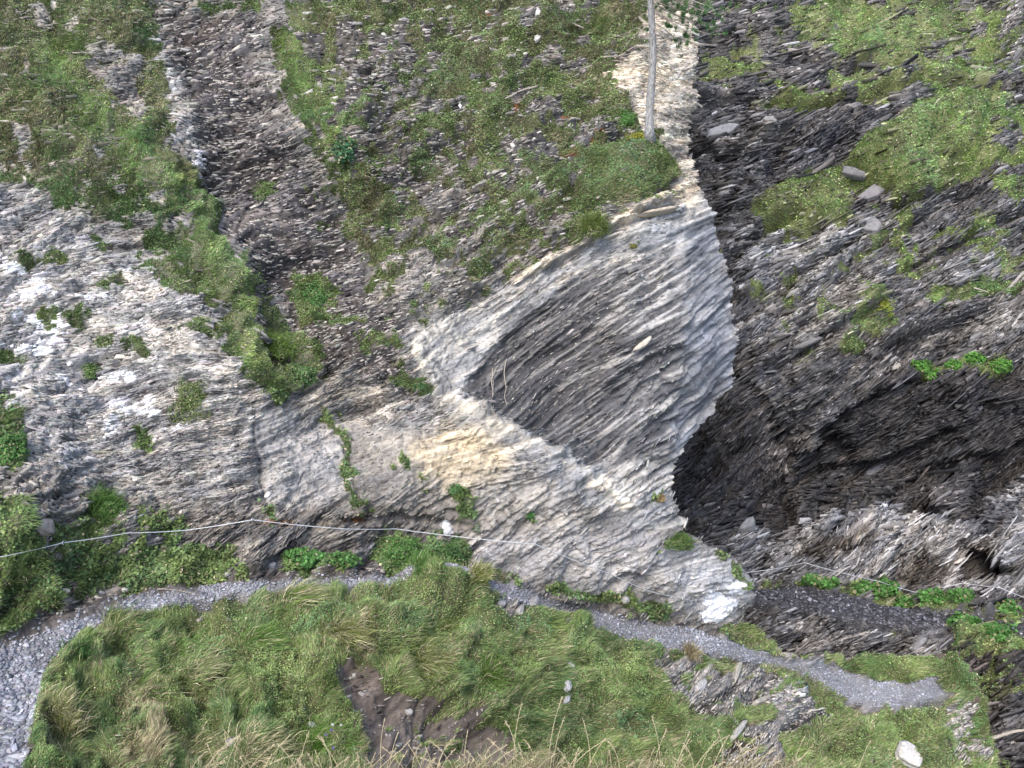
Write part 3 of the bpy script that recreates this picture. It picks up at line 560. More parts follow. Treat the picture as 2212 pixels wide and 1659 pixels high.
BK = P_((-260,2100),(-60,2100),(50,1659),(100,1430),(240,1342),(450,1292),(650,1277),(830,1263),(860,1242),(900,1234),(960,1238),(1040,1256),(1085,1291),(1190,1320),(1300,1365),(1400,1390),(1500,1410),(1590,1423),(1680,1438),(1765,1470),(1850,1517),(1930,1528),(2045,1514),
   (2042,1472),(1970,1476),(1880,1466),(1790,1432),(1700,1420),(1600,1389),(1560,1368),(1592,1345),(1640,1345),(1740,1380),(2300,1380),(2300,2100))
BANKM = shape_mask(BK, 6)
SMOOTHM = np.maximum(shape_mask(E_(950,970,130,80), 20), shape_mask(P_((1478,500),(1540,470),(1600,600),(1600,850),(1500,960),(1470,860)), 14))
RELIEF_A = [(shape_mask(S_(14,(1500,430),(1484,540),(1474,700),(1462,850),(1436,1000)), 9), .07),(shape_mask(S_(70,(900,1262),(960,1262),(1020,1275)), 12), .34),(shape_mask(S_(14,(1470,406),(1360,468),(1240,535),(1110,605)), 3), .16),(shape_mask(S_(10,(1480,430),(1372,484),(1180,585)), 3), -.14),
 (shape_mask(P_((1250,345),(1400,308),(1476,366),(1400,430),(1258,440)), 10), .22),(shape_mask(E_(1275,508,34,30), 8), .16),
 (shape_mask(S_(5,(372,190),(420,290),(470,400)), 2), -.10),(shape_mask(S_(5,(400,150),(440,250),(480,330)), 2), -.06),
 (shape_mask(P_((390,120),(600,150),(700,420),(880,720),(700,700),(500,520),(420,300)), 6), -.12),(shape_mask(S_(60,(340,360),(420,450),(500,650),(570,800)), 8), .18),
 (shape_mask(S_(16,(900,745),(960,855),(1060,902),(1180,972),(1270,1030),(1360,1090)), 5), .10),
 (shape_mask(S_(12,(740,1122),(1000,1138)), 4), -.18),(shape_mask(S_(6,(742,960),(775,1080),(800,1110)), 2), -.12),(shape_mask(S_(5,(545,880),(560,1000),(575,1100)), 2), -.10),
 (shape_mask(P_((690,1425),(800,1475),(870,1505),(960,1525),(1010,1560),(1060,1600),(1100,1700),(800,1700),(795,1580)), 10), -.22),
 (shape_mask(S_(10,(400,600),(540,600)), 3), 0)]
LEDG = [((1500,470),(1560,430),(1620,335)),((1560,540),(1640,480),(1720,450)),((1600,640),(1700,590),(1860,480)),((1640,790),(1760,720),(1900,640)),((1960,560),(2080,500),(2230,420)),((1900,735),(2050,680),(2230,600)),((1500,215),(1600,205),(1700,215)),
  ((1720,225),(1850,200),(2010,150)),((1980,130),(2100,160),(2230,175)),((1700,110),(1850,112),(1990,112)),((1880,520),(1960,470),(2060,400)),((1930,420),(2030,400),(2130,385)),((1740,900),(1850,850),(1990,800)),((1560,330),(1640,300),(1700,270)),((1780,1000),(1900,960),(2050,900)),((2000,1010),(2120,960),(2230,930))]
RELIEF_B = [(np.maximum.reduce([shape_mask(S_(22,*q), 4) for q in LEDG]), .28),(np.maximum.reduce([shape_mask(S_(16,*[(a + 6, b + 20) for a, b in q]), 4) for q in LEDG]), -.34),(shape_mask(S_(12,(1570,790),(1640,860),(1690,950),(1712,1080)), 4), -.5),(shape_mask(S_(10,(1525,320),(1600,400),(1640,420)), 4), -.4),(shape_mask(P_((1830,352),(1935,270),(2080,190),(2185,212),(2165,350),(2000,402),(1960,425)), 14), .6),
 (shape_mask(P_((1636,436),(1790,366),(1862,440),(1800,492),(1650,482)), 12), .5),(shape_mask(S_(16,(1660,1104),(1760,1087),(1860,1101),(2000,1107),(2300,1127)), 4), -.55),
 (shape_mask(P_((1640,330),(1860,250),(1840,320),(1660,420)), 8), -.3),(shape_mask(S_(40,(1500,90),(1640,95),(1760,60)), 10), -.5),(shape_mask(E_(2130,1228,60,28), 8), -.5),(shape_mask(E_(1650,1190,14,24), 5), -.5),
 (shape_mask(P_((1570,165),(1700,160),(1620,210),(1530,200)), 8), .25),(shape_mask(S_(14,(1650,240),(1700,250),(1760,230)), 5), -.3)]
SOILM = np.maximum(shape_mask(P_((-200,1500),(0,1366),(90,1326),(250,1274),(420,1254),(440,1266),(290,1296),(110,1362),(0,1408),(-150,1530)), 5), shape_mask(S_(9,(440,1258),(640,1250),(830,1245)), 3))
OUTC = np.maximum.reduce([shape_mask(q, 6) for q in (P_((1425,1400),(1520,1425),(1560,1440),(1640,1430),(1760,1500),(1790,1570),(1700,1580),(1690,1650),(1600,1580),(1520,1540),(1450,1495)), P_((1560,1600),(1700,1600),(1700,1700),(1560,1700)), E_(1115,1310,55,22), P_((2040,1510),(2130,1520),(2155,1650),(2080,1650)))])
FACEM = shape_mask(FACE, 10); FLANK = shape_mask(P_((1470,440),(1540,420),(1640,600),(1640,900),(1440,1100),(1450,860)), 8)
LOWALL = shape_mask(P_((540,880),(760,900),(1100,1000),(1400,1110),(1500,1150),(1640,1230),(1640,1320),(1560,1360),(1300,1320),(1100,1260),(1020,1170),(760,1110),(560,1090)), 14)
LEFTR = shape_mask(P_((-260,480),(100,480),(330,600),(530,800),(540,1060),(-260,1060)), 30)
COLM = shape_mask(P_((1290,155),(1385,115),(1390,-240),(1540,-240),(1530,430),(1470,440),(1400,295)), 8)
CLEAN = np.maximum.reduce([FACEM, LOWALL * .9, LEFTR * .35, COLM * .3])
PANEL = shape_mask(P_((998,842),(1045,785),(1079,748),(1097,718),(1170,656),(1260,588),(1380,560),(1465,545),(1480,640),(1470,820),(1440,960),(1400,1060),(1270,1000),(1160,935),(1080,885)), 3)
CRUMB = np.maximum.reduce([shape_mask(q, 6) for q in (P_((870,720),(960,690),(1060,660),(1080,700),(1050,770),(1000,845),(950,850),(900,770)), S_(24,(890,740),(960,855),(1060,902),(1180,972),(1270,1030),(1370,1096),(1430,1140)), P_((860,960),(920,920),(1010,900),(1130,985),(1050,1040),(940,1035)))])
RELIEF_A.append((PANEL * shape_mask(P_((900,500),(1300,600),(1360,700),(1360,1100),(900,1100)), 40), -.08))
TA = Terrain(-230, 2230, -200, 2020, 2.0, depthA, ALB_A, GRA, SIL, 0)
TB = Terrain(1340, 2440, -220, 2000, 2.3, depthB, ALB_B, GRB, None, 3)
print('terrain', time.time() - T0)
def cellval(T, m, thr=.5): return m[:-1, :-1] > thr
pa = cellval(TA, TA.pathm); ba = cellval(TA, TA.bankm) & ~pa
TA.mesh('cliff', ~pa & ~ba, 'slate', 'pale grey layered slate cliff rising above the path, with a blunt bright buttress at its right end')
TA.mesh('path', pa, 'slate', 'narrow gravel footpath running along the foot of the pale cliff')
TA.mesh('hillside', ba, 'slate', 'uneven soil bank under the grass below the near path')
pb = cellval(TB, TB.pathm)
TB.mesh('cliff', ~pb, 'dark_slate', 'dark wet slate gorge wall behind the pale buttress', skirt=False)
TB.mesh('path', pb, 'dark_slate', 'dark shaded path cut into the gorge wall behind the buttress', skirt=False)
print('terrain meshes', time.time() - T0)

rng = np.random.default_rng(11)
# ------------------------------------------------------------------ plates of slate
BOX = np.array([[-1,-1,-1],[1,-1,-1],[1,1,-1],[-1,1,-1],[-1,-1,1],[1,-1,1],[1,1,1],[-1,1,1]], float)
BQ = np.array([[0,3,2,1],[4,5,6,7],[0,1,5,4],[2,3,7,6],[1,2,6,5],[3,0,4,7]])
def surf_frame(T, x, y):
    """world bedding direction a, normal n and across-direction b at survey points"""
    th = msamp(ANGM, x, y); e = 6.0
    p = T.p(x, y); d = np.linalg.norm(p, axis=-1)
    N = T.n0(x, y)
    R = np.array([1., 0, 0]); U = np.array([0, SP, CP])
    a = R * np.cos(th)[:, None] + U * np.sin(th)[:, None]
    a = vnorm(a - N * (a * N).sum(-1, keepdims=True)); b = vnorm(np.cross(N, a))
    b = np.where((b[:, 2:3] < 0), -b, b)
    return p, N, a, b
def plates(name, T, x, y, L, Wd, Th, col, mat, flat=False, label='', lift=.3):
    n = len(x); p, N, a, b = surf_frame(T, x, y)
    if flat:
        up = vnorm(np.array([0, 0, 1.]) + rng.normal(0, .22, (n, 3))); ang = rng.uniform(0, 6.28, n)
        a = np.stack([np.cos(ang), np.sin(ang), 0 * ang], -1); a = vnorm(a - up * (a * up).sum(-1, keepdims=True)); w = np.cross(up, a); t = up
    else:
        w = vnorm(N + b * rng.uniform(-.2, .8, (n, 1)) + rng.normal(0, .2, (n, 3))); a = vnorm(a + rng.normal(0, .11, (n, 3)))
        a = vnorm(a - w * (a * w).sum(-1, keepdims=True)); t = np.cross(a, w)
    V = BOX[None] * (1 + rng.uniform(-.28, .28, (n, 8, 3))); V[:, [1, 2, 5, 6], 0] *= 1; 
    tap = rng.uniform(.5, 1.0, (n, 1)); V[:, [2, 3, 6, 7], 0] *= tap; V[:, [2, 3, 6, 7], 0] += rng.uniform(-.3, .3, (n, 1)); V[:, [2,3,6,7], 2] *= rng.uniform(.4, 1, (n, 1))
    V = V * (np.stack([L, Wd, Th], -1) / 2)[:, None]
    V = (p + w * (Wd * lift)[:, None] if not flat else p + t * (Th * .4)[:, None])[:, None] + V[..., 0:1] * a[:, None] + V[..., 1:2] * w[:, None] + V[..., 2:3] * t[:, None]
    Q = (BQ[None] + (np.arange(n) * 8)[:, None, None]).reshape(-1, 4)
    C = np.repeat(col, 8, 0)
    o = raw_mesh(name, V.reshape(-1, 3), quads=Q, mat=mat, col=C); tag(o, label, None, None, 'stuff'); return o
def scatter(T, n, wfun, xr, yr):
    x = rng.uniform(xr[0], xr[1], n); y = rng.uniform(yr[0], yr[1], n)
    ix, iy = T.at(x, y); ok = T.cells[np.clip(iy, 0, T.ny - 2), np.clip(ix, 0, T.nx - 2)]
    w = wfun(x, y, ix, iy) * ok; k = rng.random(n) < w; return x[k], y[k], ix[k], iy[k]
def rockw(T):
    return lambda x, y, ix, iy: (1 - T.cover[iy, ix] * .9) * (1 - (T.pathm[iy, ix] > .2)) * (1 - .9 * T.bankm[iy, ix] * (1 - msamp(OUTC, x, y))) * (.45 + .55 * sstep(-.9, .6, fbm(x, y, 60, 12, 3))) * (1 - .5 * msamp(SMOOTHM, x, y)) * ((1 - .8 * msamp(CRUMB, x, y)) * (1 - .72 * msamp(CLEAN, x, y)) * (1 - .2 * msamp(LOWALL, x, y)) if T is TA else 1)
x, y, ix, iy = scatter(TA, 360000, rockw(TA), (-220, 2200), (-190, 1760))
k = rng.random(len(x)) < np.where((msamp(ALB_A, x, y).mean(-1) < .2) & (msamp(OUTC, x, y) < .5), .62, 1); x, y, ix, iy = x[k], y[k], ix[k], iy[k]
n = len(x); d = np.linalg.norm(TA.P[iy, ix], axis=-1) / FOC
big = rng.random(n) < .08
L = d * rng.lognormal(2.1, .6, n) * np.where(big, 2.6, 1); L = np.minimum(L, d * np.where(msamp(ALB_A, x, y).mean(-1) < .2, 24, 42)); Th = d * rng.uniform(.6, 1.7, n) * np.where(big, 1.5, 1); Wd = rng.uniform(.012, .042, n) * np.where(big, 1.6, 1)
q = 1 - .65 * msamp(FLANK, x, y); q *= 1 - .35 * msamp(LOWALL, x, y); L *= q; Wd *= q
base = TA.A[iy, ix] * .6 + msamp(ALB_A, x, y) * .34
base = base * rng.lognormal(.02, .21, n)[:, None]; base = base 
a0 = msamp(ALB_A, x, y).mean(-1); oc = msamp(OUTC, x, y)
pal = (rng.random(n) < np.where(a0 < .2, .50, 0) + .6 * oc); base = np.where(pal[:, None], np.array([.30, .28, .255]) * (1 + .35 * oc)[:, None] * rng.lognormal(0, .28, (n, 1)), base * np.where(a0 < .2, .85, 1.1)[:, None])
base = np.minimum(base * (1 + rng.normal(0, .03, (n, 3))), .8)
plates('slate_plates', TA, x, y, L, Wd, Th, base, 'slate', label='thin broken slate plates sticking out all over the pale cliff and its outcrops', lift=.22)
print('plates A', n)
x, y, ix, iy = scatter(TB, 210000, rockw(TB), (1400, 2420), (-190, 1800))
n = len(x); d = np.linalg.norm(TB.P[iy, ix], axis=-1) / FOC; big = rng.random(n) < .12
L = d * rng.lognormal(2.25, .55, n) * np.where(big, 2.8, 1); Th = d * rng.uniform(.6, 1.6, n) * np.where(big, 1.6, 1); Wd = rng.uniform(.03, .10, n) * np.where(big, 1.7, 1)
base = (TB.A[iy, ix] * .65 + msamp(ALB_B, x, y) * .25) * rng.lognormal(0, .40, n)[:, None] * np.where(rng.random((n, 1)) < .13, 2.6, 1)
plates('slate_plates', TB, x, y, L, Wd, Th, np.minimum(base, .5), 'dark_slate', label='dark wet slate plates sticking out of the shaded gorge wall', lift=.22)
# gravel
x, y, ix, iy = scatter(TA, 260000, lambda x, y, ix, iy: (TA.pathm[iy, ix] > .2 + .35 * vn(x, y, 14, 151) + .15) * (.4 + .6 * sstep(-1.1, .1, fbm(x, y, 50, 152, 3))) * (1 - .8 * sstep(1985, 2050, x)) * (1 - .9 * msamp(SOILM, x, y)), (-220, 2060), (1240, 1760))
n = len(x); d = np.linalg.norm(TA.P[iy, ix], axis=-1) / FOC
L = rng.lognormal(-3.75, .42, n) * (1 + .9 * sstep(1380, 1620, y) * (x < 170)); Wd = L * rng.uniform(.45, .9, n); Th = L * rng.uniform(.12, .3, n)
base = np.array([.245, .25, .28]) * rng.lognormal(0, .27, n)[:, None] * (1 + rng.normal(0, .03, (n, 3))) * np.exp(.22 * fbm(x, y, 60, 153, 2))[:, None]
plates('gravel', TA, x, y, L, Wd, Th, np.minimum(base, .75), 'slate', flat=True, label='blue grey slate chips covering the near footpath')
x, y, ix, iy = scatter(TB, 26000, lambda x, y, ix, iy: (TB.pathm[iy, ix] > .5) * 1., (1500, 2420), (1240, 1430))
n = len(x); L = rng.lognormal(-3.0, .45, n); base = np.array([.07, .07, .08]) * rng.lognormal(0, .6, n)[:, None]
plates('gravel', TB, x, y, L, L * .6, L * .2, np.minimum(base, .4), 'dark_slate', flat=True, label='dark slate chips strewn over the shaded far path')
# stones in the soil hollow and on the bank
x, y, ix, iy = scatter(TA, 6000, lambda x, y, ix, iy: (TA.bankm[iy, ix] > .5) * (1 - TA.cover[iy, ix]) * .5, (60, 2150), (1280, 1760))
n = len(x); L = rng.lognormal(-3.7, .6, n); base = np.array([.20, .185, .175]) * rng.lognormal(0, .4, n)[:, None]
plates('rubble', TA, x, y, L, L * .7, L * .35, np.minimum(base, .7), 'slate', flat=True, label='small stones scattered in the bare brown soil of the bank')
print('plates', time.time() - T0)

# ------------------------------------------------------------------ grass and leaves
def blades(name, P, up, L, Wd, col, bend, label=None, parent=None, kind='stuff', tipcol=None):
    """P (n,3) roots, up (n,3) growth direction, bend (n,3) droop vector; five-vertex curved blades"""
    n = len(P); side = vnorm(np.cross(up, rng.normal(0, 1, (n, 3)) + np.array([0, -.8, 0])))
    # keep blades broad side to the open side of the slope on the whole
    m = P + up * (L * .55)[:, None] + bend * (L * .15)[:, None]; t = P + up * (L * .92)[:, None] + bend * (L * .55)[:, None]
    w = (Wd / 2)[:, None] * side
    V = np.stack([P - w, P + w, m + w * .8, m - w * .8, t], 1).reshape(-1, 3)
    o5 = (np.arange(n) * 5)[:, None]
    Q = o5 + np.array([[0, 1, 2, 3]]); Tt = o5 + np.array([[3, 2, 4]])
    C = np.repeat(col[:, None], 5, 1).copy(); C[:, :2] *= .9; C[:, 4] = (col if tipcol is None else tipcol)  # roots slightly darker: self-shadow of the grass put into the blade colour
    o = raw_mesh(name, V, quads=Q, tris=Tt, mat='foliage', col=C.reshape(-1, 3), parent=parent)
    if label: tag(o, label, None, None, kind)
    return o
def leaves(name, P, nrm, L, Wd, col, label=None, parent=None, kind='stuff'):
    """small folded leaves, 4 vertices each, lying roughly across nrm"""
    n = len(P); r = rng.normal(0, 1, (n, 3)); a = vnorm(r - nrm * (r * nrm).sum(-1, keepdims=True)); b = np.cross(nrm, a)
    tilt = nrm * (L * rng.uniform(-.3, .4, n))[:, None]
    V = np.stack([P, P + a * (L * .5)[:, None] + b * (Wd / 2)[:, None] + nrm * (L * .12)[:, None], P + a * L[:, None] + tilt, P + a * (L * .5)[:, None] - b * (Wd / 2)[:, None] + nrm * (L * .12)[:, None]], 1).reshape(-1, 3)
    o4 = (np.arange(n) * 4)[:, None]; Tt = np.concatenate([o4 + np.array([[0, 1, 2]]), o4 + np.array([[0, 2, 3]])])
    o = raw_mesh(name, V, tris=Tt, mat='foliage', col=np.repeat(col, 4, 0), parent=parent)
    if label: tag(o, label, None, None, kind)
    return o
GREEN = np.array([.145, .215, .075]); LIME = np.array([.235, .305, .11]); BLUEG = np.array([.105, .205, .10]); STRAW = np.array([.50, .45, .30]); OLIVE = np.array([.13, .145, .05]); RUST = np.array([.17, .09, .035]); BROWN=np.array([.16,.13,.08])
def palette(x, y, n, dry, seed=0, lime=0.):
    t = fbm(x, y, 60, 100 + seed, 3); t2 = fbm(x, y, 90, 105 + seed, 3); r = rng.random(n)
    c = GREEN + (LIME - GREEN) * np.clip(.35 + .5 * t + rng.normal(0, .25, n) + lime, 0, 1)[:, None]
    c = c + (BLUEG - c) * np.clip(.4 * t2 + rng.normal(.1, .2, n), 0, .8)[:, None]
    dr = np.clip(dry + .35 * fbm(x, y, 45, 111 + seed, 3) * dry * 2 , 0, .95)
    k = r < dr
    c = np.where(k[:, None], STRAW + (BROWN - STRAW) * rng.random((n, 1)) ** 1.5, c)
    return c * rng.lognormal(0, .22, n)[:, None]
BANKP = BK
# dryness map
DRYM = plantmap([(.48,[TURFHILL]),(.42,[P_((-260,-240),(380,-240),(420,400),(60,400),(-260,400))]),(.22,[S_(70,(110,110),(210,250),(320,370),(460,540),(570,800))]),
  (.14,[P_((-260,860),(150,860),(150,1290),(540,1180),(540,1270),(-260,1460))]),
  (.24,[P_((60,1300),(830,1260),(1100,1290),(2200,1400),(2200,2000),(60,2000))]),(.6,[E_(760,1390,50,50),E_(920,1430,60,40),E_(400,1640,160,60),E_(130,1560,60,50),E_(1000,1280,50,20),E_(640,1300,40,25),E_(700,1620,140,50),E_(1200,1660,300,40),E_(290,1540,60,60)]),
  (.12,[P_((1250,345),(1400,308),(1476,366),(1400,430),(1258,440)),E_(650,640,50,50),E_(640,780,60,40)])],12)
LEAFM = plantmap([(.25,[P_((-260,-240),(2300,-240),(2300,2000),(-260,2000))]),(.75,[P_((250,1200),(330,1170),(545,1235),(480,1262),(250,1268)),P_((590,1190),(770,1225),(700,1245),(600,1242)),P_((812,1160),(1015,1170),(1015,1245),(820,1240)),
   E_(430,1400,110,50),E_(600,1440,90,50),E_(700,1350,80,30),E_(880,1330,80,50),E_(1030,1480,60,40),P_((1100,1330),(1400,1420),(1400,1600),(1150,1500)),E_(660,640,50,50),E_(700,700,90,50),E_(280,1350,0.1,.1),E_(1260,1300,90,20),E_(800,1500,60,20)]),
   (.5,[TURFHILL]),(.8,[P_((1250,345),(1400,308),(1476,366),(1400,430),(1258,440))])],14)
LIMEM = np.maximum.reduce([shape_mask(S_(60,(110,110),(160,190),(210,250),(280,300),(320,370),(380,420),(420,470),(470,560),(505,680),(560,780)), 12), shape_mask(P_((600,90),(700,90),(790,260),(760,390),(680,300)), 12), shape_mask(S_(60,(-60,1060),(60,1180),(110,1280)), 12) * .5])
def grow(T, n, xr, yr, name_g, name_l, label_g, label_l, sel, Lr, Wr, leafL, lean, drymap=None, leafshare=1.0, seed=0, lime=0., dark=1.0):
    x, y, ix, iy = scatter(T, n, lambda x, y, ix, iy: sel(x, y) * T.cover[iy, ix] * (T.pathm[iy, ix] < .55), xr, yr)
    # stragglers in cracks
    n = len(x); lf = rng.random(n) < msamp(LEAFM, x, y) * leafshare * (.5 + .8 * (vn(x, y, 30, 120 + seed) > -.1))
    p = T.P[iy, ix] ; N = T.N0[iy, ix]; d = np.linalg.norm(p, axis=-1)
    g = ~lf; xg, yg = x[g], y[g]; m = g.sum()
    clump = np.clip(1 + .4 * fbm(xg, yg, 30, 130 + seed, 2), .4, 2.0)
    L = rng.uniform(Lr[0], Lr[1], m) * clump; W_ = rng.uniform(.7, 1.3, m) * Wr * d[g] / 14.0
    ln = np.array(lean) + .5 * np.stack([fbm(xg, yg, 40, 140 + j + seed, 2) for j in range(3)], -1) * np.array([1, .6, .2])
    up = vnorm(np.array([0, 0, 1.]) + .55 * N[g] + ln + rng.normal(0, .28, (m, 3))); bend = ln * 1.2 + np.array([0, 0, -.35]) + .3 * N[g] + rng.normal(0, .2, (m, 3))
    dr = msamp(drymap, xg, yg) if drymap is not None else np.full(m, .15)
    lm = msamp(LIMEM, xg, yg) if T is TA else np.zeros(m)
    c = palette(xg, yg, m, dr * (1 - .5 * lm), seed, lime + .5 * lm) * dark * (1 + .75 * lm)[:, None]
    blades(name_g, p[g] + up * -.01, up, L, W_, c, bend, label_g)
    m = lf.sum(); xl, yl = x[lf], y[lf]
    nr = vnorm(N[lf] * .6 + np.array([0, -.1, .9]) + rng.normal(0, .45, (m, 3)))
    h = rng.uniform(0, 1, m) * Lr[1] * .45
    c = palette(xl, yl, m, np.full(m, .05), seed + 3, lime - .1) * dark; LL = rng.uniform(leafL[0], leafL[1], m) * d[lf] / 14
    leaves(name_l, p[lf] + (N[lf] * .5 + np.array([0, 0, .6])) * h[:, None], nr, LL, LL * rng.uniform(.5, .9, m), c, label_l)
    print(name_g, g.sum(), name_l, m)
inB = lambda x, y: msamp(BANKM, x, y) > .5
outB = lambda x, y: (msamp(BANKM, x, y) <= .5)
grow(TA, 680000, (-60, 2190), (1225, 1760), 'grass', 'herb_leaves', 'long green and straw coloured grass covering the bank below the near path', 'small green herb leaves mixed into the grass of the near bank',
     inB, (.045, .12), .0072, (.014, .028), (.20, -.05, .0), DRYM, .75, 0, .05, 1.28)
grow(TA, 330000, (-220, 1640), (850, 1420), 'grass', 'herb_leaves', 'grass growing along the foot of the pale cliff beside the path', 'leafy green herbs along the foot of the pale cliff',
     lambda x, y: outB(x, y) * (y > 850), (.05, .14), .009, (.03, .06), (.12, -.25, .0), DRYM, 1.0, 5)
grow(TA, 900000, (-220, 1500), (-190, 850), 'grass', 'herb_leaves', 'short olive green grass and moss hanging on the ledges of the upper cliff', 'tiny leaves of cushion plants on the upper cliff ledges',
     lambda x, y: outB(x, y) * (y <= 850), (.035, .09), .0095, (.014, .03), (.05, -.35, -.15), DRYM, .6, 9)
grow(TB, 560000, (1470, 2430), (-200, 1700), 'grass', 'herb_leaves', 'soft green turf on the ledges of the dark gorge wall', 'green leafy plants on ledges and beside the shaded far path',
     lambda x, y: np.ones_like(x), (.05, .13), .010, (.018, .034), (.05, -.3, -.1), DRYM, .3, 14, .3, 1.6)
print('plants', time.time() - T0)
# ================================================================== things
def tube_mesh(paths, sides=6):
    """paths: list of (points (n,3), radii (n,)); returns V, quads"""
    VV, QQ, off = [], [], 0
    for pts, rad in paths:
        pts = np.asarray(pts, float); rad = np.broadcast_to(np.asarray(rad, float), (len(pts),)); n = len(pts)
        t = vnorm(np.gradient(pts, axis=0)); ref = np.array([0, 0, 1.]) if abs(t[0, 2]) < .9 else np.array([1., 0, 0])
        u = vnorm(np.cross(t, ref)); v = np.cross(t, u); ang = np.arange(sides) * 2 * math.pi / sides
        ring = pts[:, None] + rad[:, None, None] * (u[:, None] * np.cos(ang)[None, :, None] + v[:, None] * np.sin(ang)[None, :, None])
        VV.append(ring.reshape(-1, 3)); i = np.arange(n - 1)[:, None] * sides; j = np.arange(sides)[None]; k = (j + 1) % sides
        s0_ = off; QQ.append((np.stack([i + j, i + k, i + sides + k, i + sides + j], -1).reshape(-1, 4)) + off); off += n * sides
        for e, r in ((0, 1), (n - 1, -1)):
            c = off; VV.append(pts[e][None]); st = s0_ if e == 0 else s0_ + (n - 1) * sides; off += 1
            a = st + np.arange(sides); b_ = st + (np.arange(sides) + 1) % sides
            TR.append(np.stack([np.full(sides, c), b_, a] if r == 1 else [np.full(sides, c), a, b_], -1))
    return np.concatenate(VV), np.concatenate(QQ)
TR = []
def tube(name, paths, mat, parent=None, sides=6, col=None, smooth=True):
    TR.clear(); V, Q = tube_mesh(paths, sides); T_ = np.concatenate(TR)
    return raw_mesh(name, V, quads=Q, tris=T_, mat=mat, parent=parent, smooth=smooth, col=None if col is None else np.tile(col, (len(V), 1)))
def empty(name, loc, label, cat, group=None):
    o = link(bpy.data.objects.new(name, None)); o.location = loc; o.empty_display_size = .1; tag(o, label, cat, group); return o
def frame_at(T, x, y):
    p, N, a, b = surf_frame(T, np.array([float(x)]), np.array([float(y)])); return p[0], N[0], a[0], b[0]
R3 = np.array([1., 0, 0]); U3 = np.array([0, SP, CP])

def slab(x, y, rx, ry, rot, thick, col, label, T=None, cat='rock', group=None, name='flat_rock', out=.5, round_=False, flat=False, mat='slate', seed=0):
    """irregular plate of rock lying on the slope; rx, ry half sizes in survey units"""
    T = T or TA; r = np.random.default_rng(int(x * 7 + y * 13 + seed)); p, N, _, _ = frame_at(T, x, y); d = np.linalg.norm(p) / FOC
    if flat: N = vnorm(N * .35 + np.array([0, -.15, 1.]))
    th = math.radians(rot); a = R3 * math.cos(th) + U3 * math.sin(th); a = vnorm(a - N * (a @ N)); b = np.cross(N, a)
    k = 13 if round_ else 8; ang = np.sort(np.linspace(0, 2 * math.pi, k, endpoint=False) + r.uniform(-.3, .3, k) * (8 / k))
    pw = 2.6 if not round_ else 2.0
    rad = 1 / (np.abs(np.cos(ang)) ** pw + np.abs(np.sin(ang)) ** pw) ** (1 / pw) * r.uniform(.72 if not round_ else .85, 1.12, k)
    rings = []; h = thick
    lay = [(-.6, .80), (-.25, .98), (0, 1.0), (.08, .95), (.45, 1.01), (.55, .94), (.85, .93), (1.0, .84)]
    for z, s in lay:
        jj = r.uniform(.965, 1.035, k) * s; tl = (.06 * r.normal() * rx * d) if z > .3 else 0
        rings.append(np.stack([rad * jj * rx * d * np.cos(ang) + tl, rad * jj * ry * d * np.sin(ang), np.full(k, z * h) + r.normal(0, .03 * h, k)], -1))
    for s in (.55, .25):
        rings.append(np.stack([rad * s * rx * d * np.cos(ang), rad * s * ry * d * np.sin(ang), h * (1.03 + (.25 if round_ else .05) * (1 - s)) + r.normal(0, .05 * h, k)], -1))
    V = np.concatenate(rings + [np.array([[0, 0, h * (1.3 if round_ else 1.08)]]), np.array([[0, 0, -.6 * h]])]); m = len(rings)
    i = np.arange(m - 1)[:, None] * k; j = np.arange(k)[None]; jn = (j + 1) % k
    Q = np.stack([i + j, i + jn, i + k + jn, i + k + j], -1).reshape(-1, 4); jj = np.arange(k); jn = (jj + 1) % k
    Tt = np.concatenate([np.stack([(m - 1) * k + jj, (m - 1) * k + jn, np.full(k, m * k)], -1), np.stack([jn, jj, np.full(k, m * k + 1)], -1)])
    M = np.stack([a, b, N], 0); Vw = V @ M
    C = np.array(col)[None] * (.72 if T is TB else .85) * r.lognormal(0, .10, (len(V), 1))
    o = raw_mesh(name, Vw, quads=Q, tris=Tt, mat=mat, col=C); o.location = p + N * thick * (out - .5)
    tag(o, label, cat, group, 'thing'); return o
G_ = (.34, .33, .32)
slab(1960, 1632, 24, 27, 60, .16, (.52, .50, .47), 'large pale rounded boulder on the grass at the bottom right of the bank', name='boulder', cat='boulder', round_=True)
slab(1563, 299, 34, 13, 14, .14, (.30, .30, .31), 'pale wedge-shaped slab on the dark wall beside the buttress edge', TB, mat='slate')
slab(1652, 292, 17, 8, -10, .12, (.30, .29, .28), 'small pale slab right of the wedge-shaped slab on the dark wall', TB)
slab(1893, 405, 40, 18, 35, .25, (.25, .24, .25), 'tilted grey slab below the big turf ledge on the dark wall', TB)
slab(1845, 372, 26, 12, -25, .25, (.20, .195, .20), 'blocky grey rock between the two turf ledges on the dark wall', TB)
slab(1880, 487, 22, 24, 80, .22, (.26, .255, .26), 'upright grey block below the tilted slab on the dark wall', TB)
slab(1895, 1016, 32, 13, 30, .16, (.22, .225, .25), 'smooth blue grey slab lying in the blackest part of the gorge wall', TB)
slab(2050, 858, 28, 11, 8, .14, (.17, .165, .16), 'dull grey slab on the dark wall below the row of leafy plants', TB)
slab(2074, 878, 9, 5, 0, .10, (.36, .35, .33), 'small white stone just under the dull grey slab on the dark wall', TB, name='stone', cat='stone')
slab(1941, 790, 13, 6, 24, .12, (.42, .40, .36), 'small cream stone at the left end of the row of leafy plants', TB, name='stone', cat='stone')
slab(1990, 1392, 22, 5, 42, .25, (.30, .295, .30), 'light tilted slab at the end of the rock face under the far path', TB)
slab(1740, 745, 40, 9, 24, .16, (.21, .205, .20), 'long thin grey slab in the middle of the dark wall', TB)
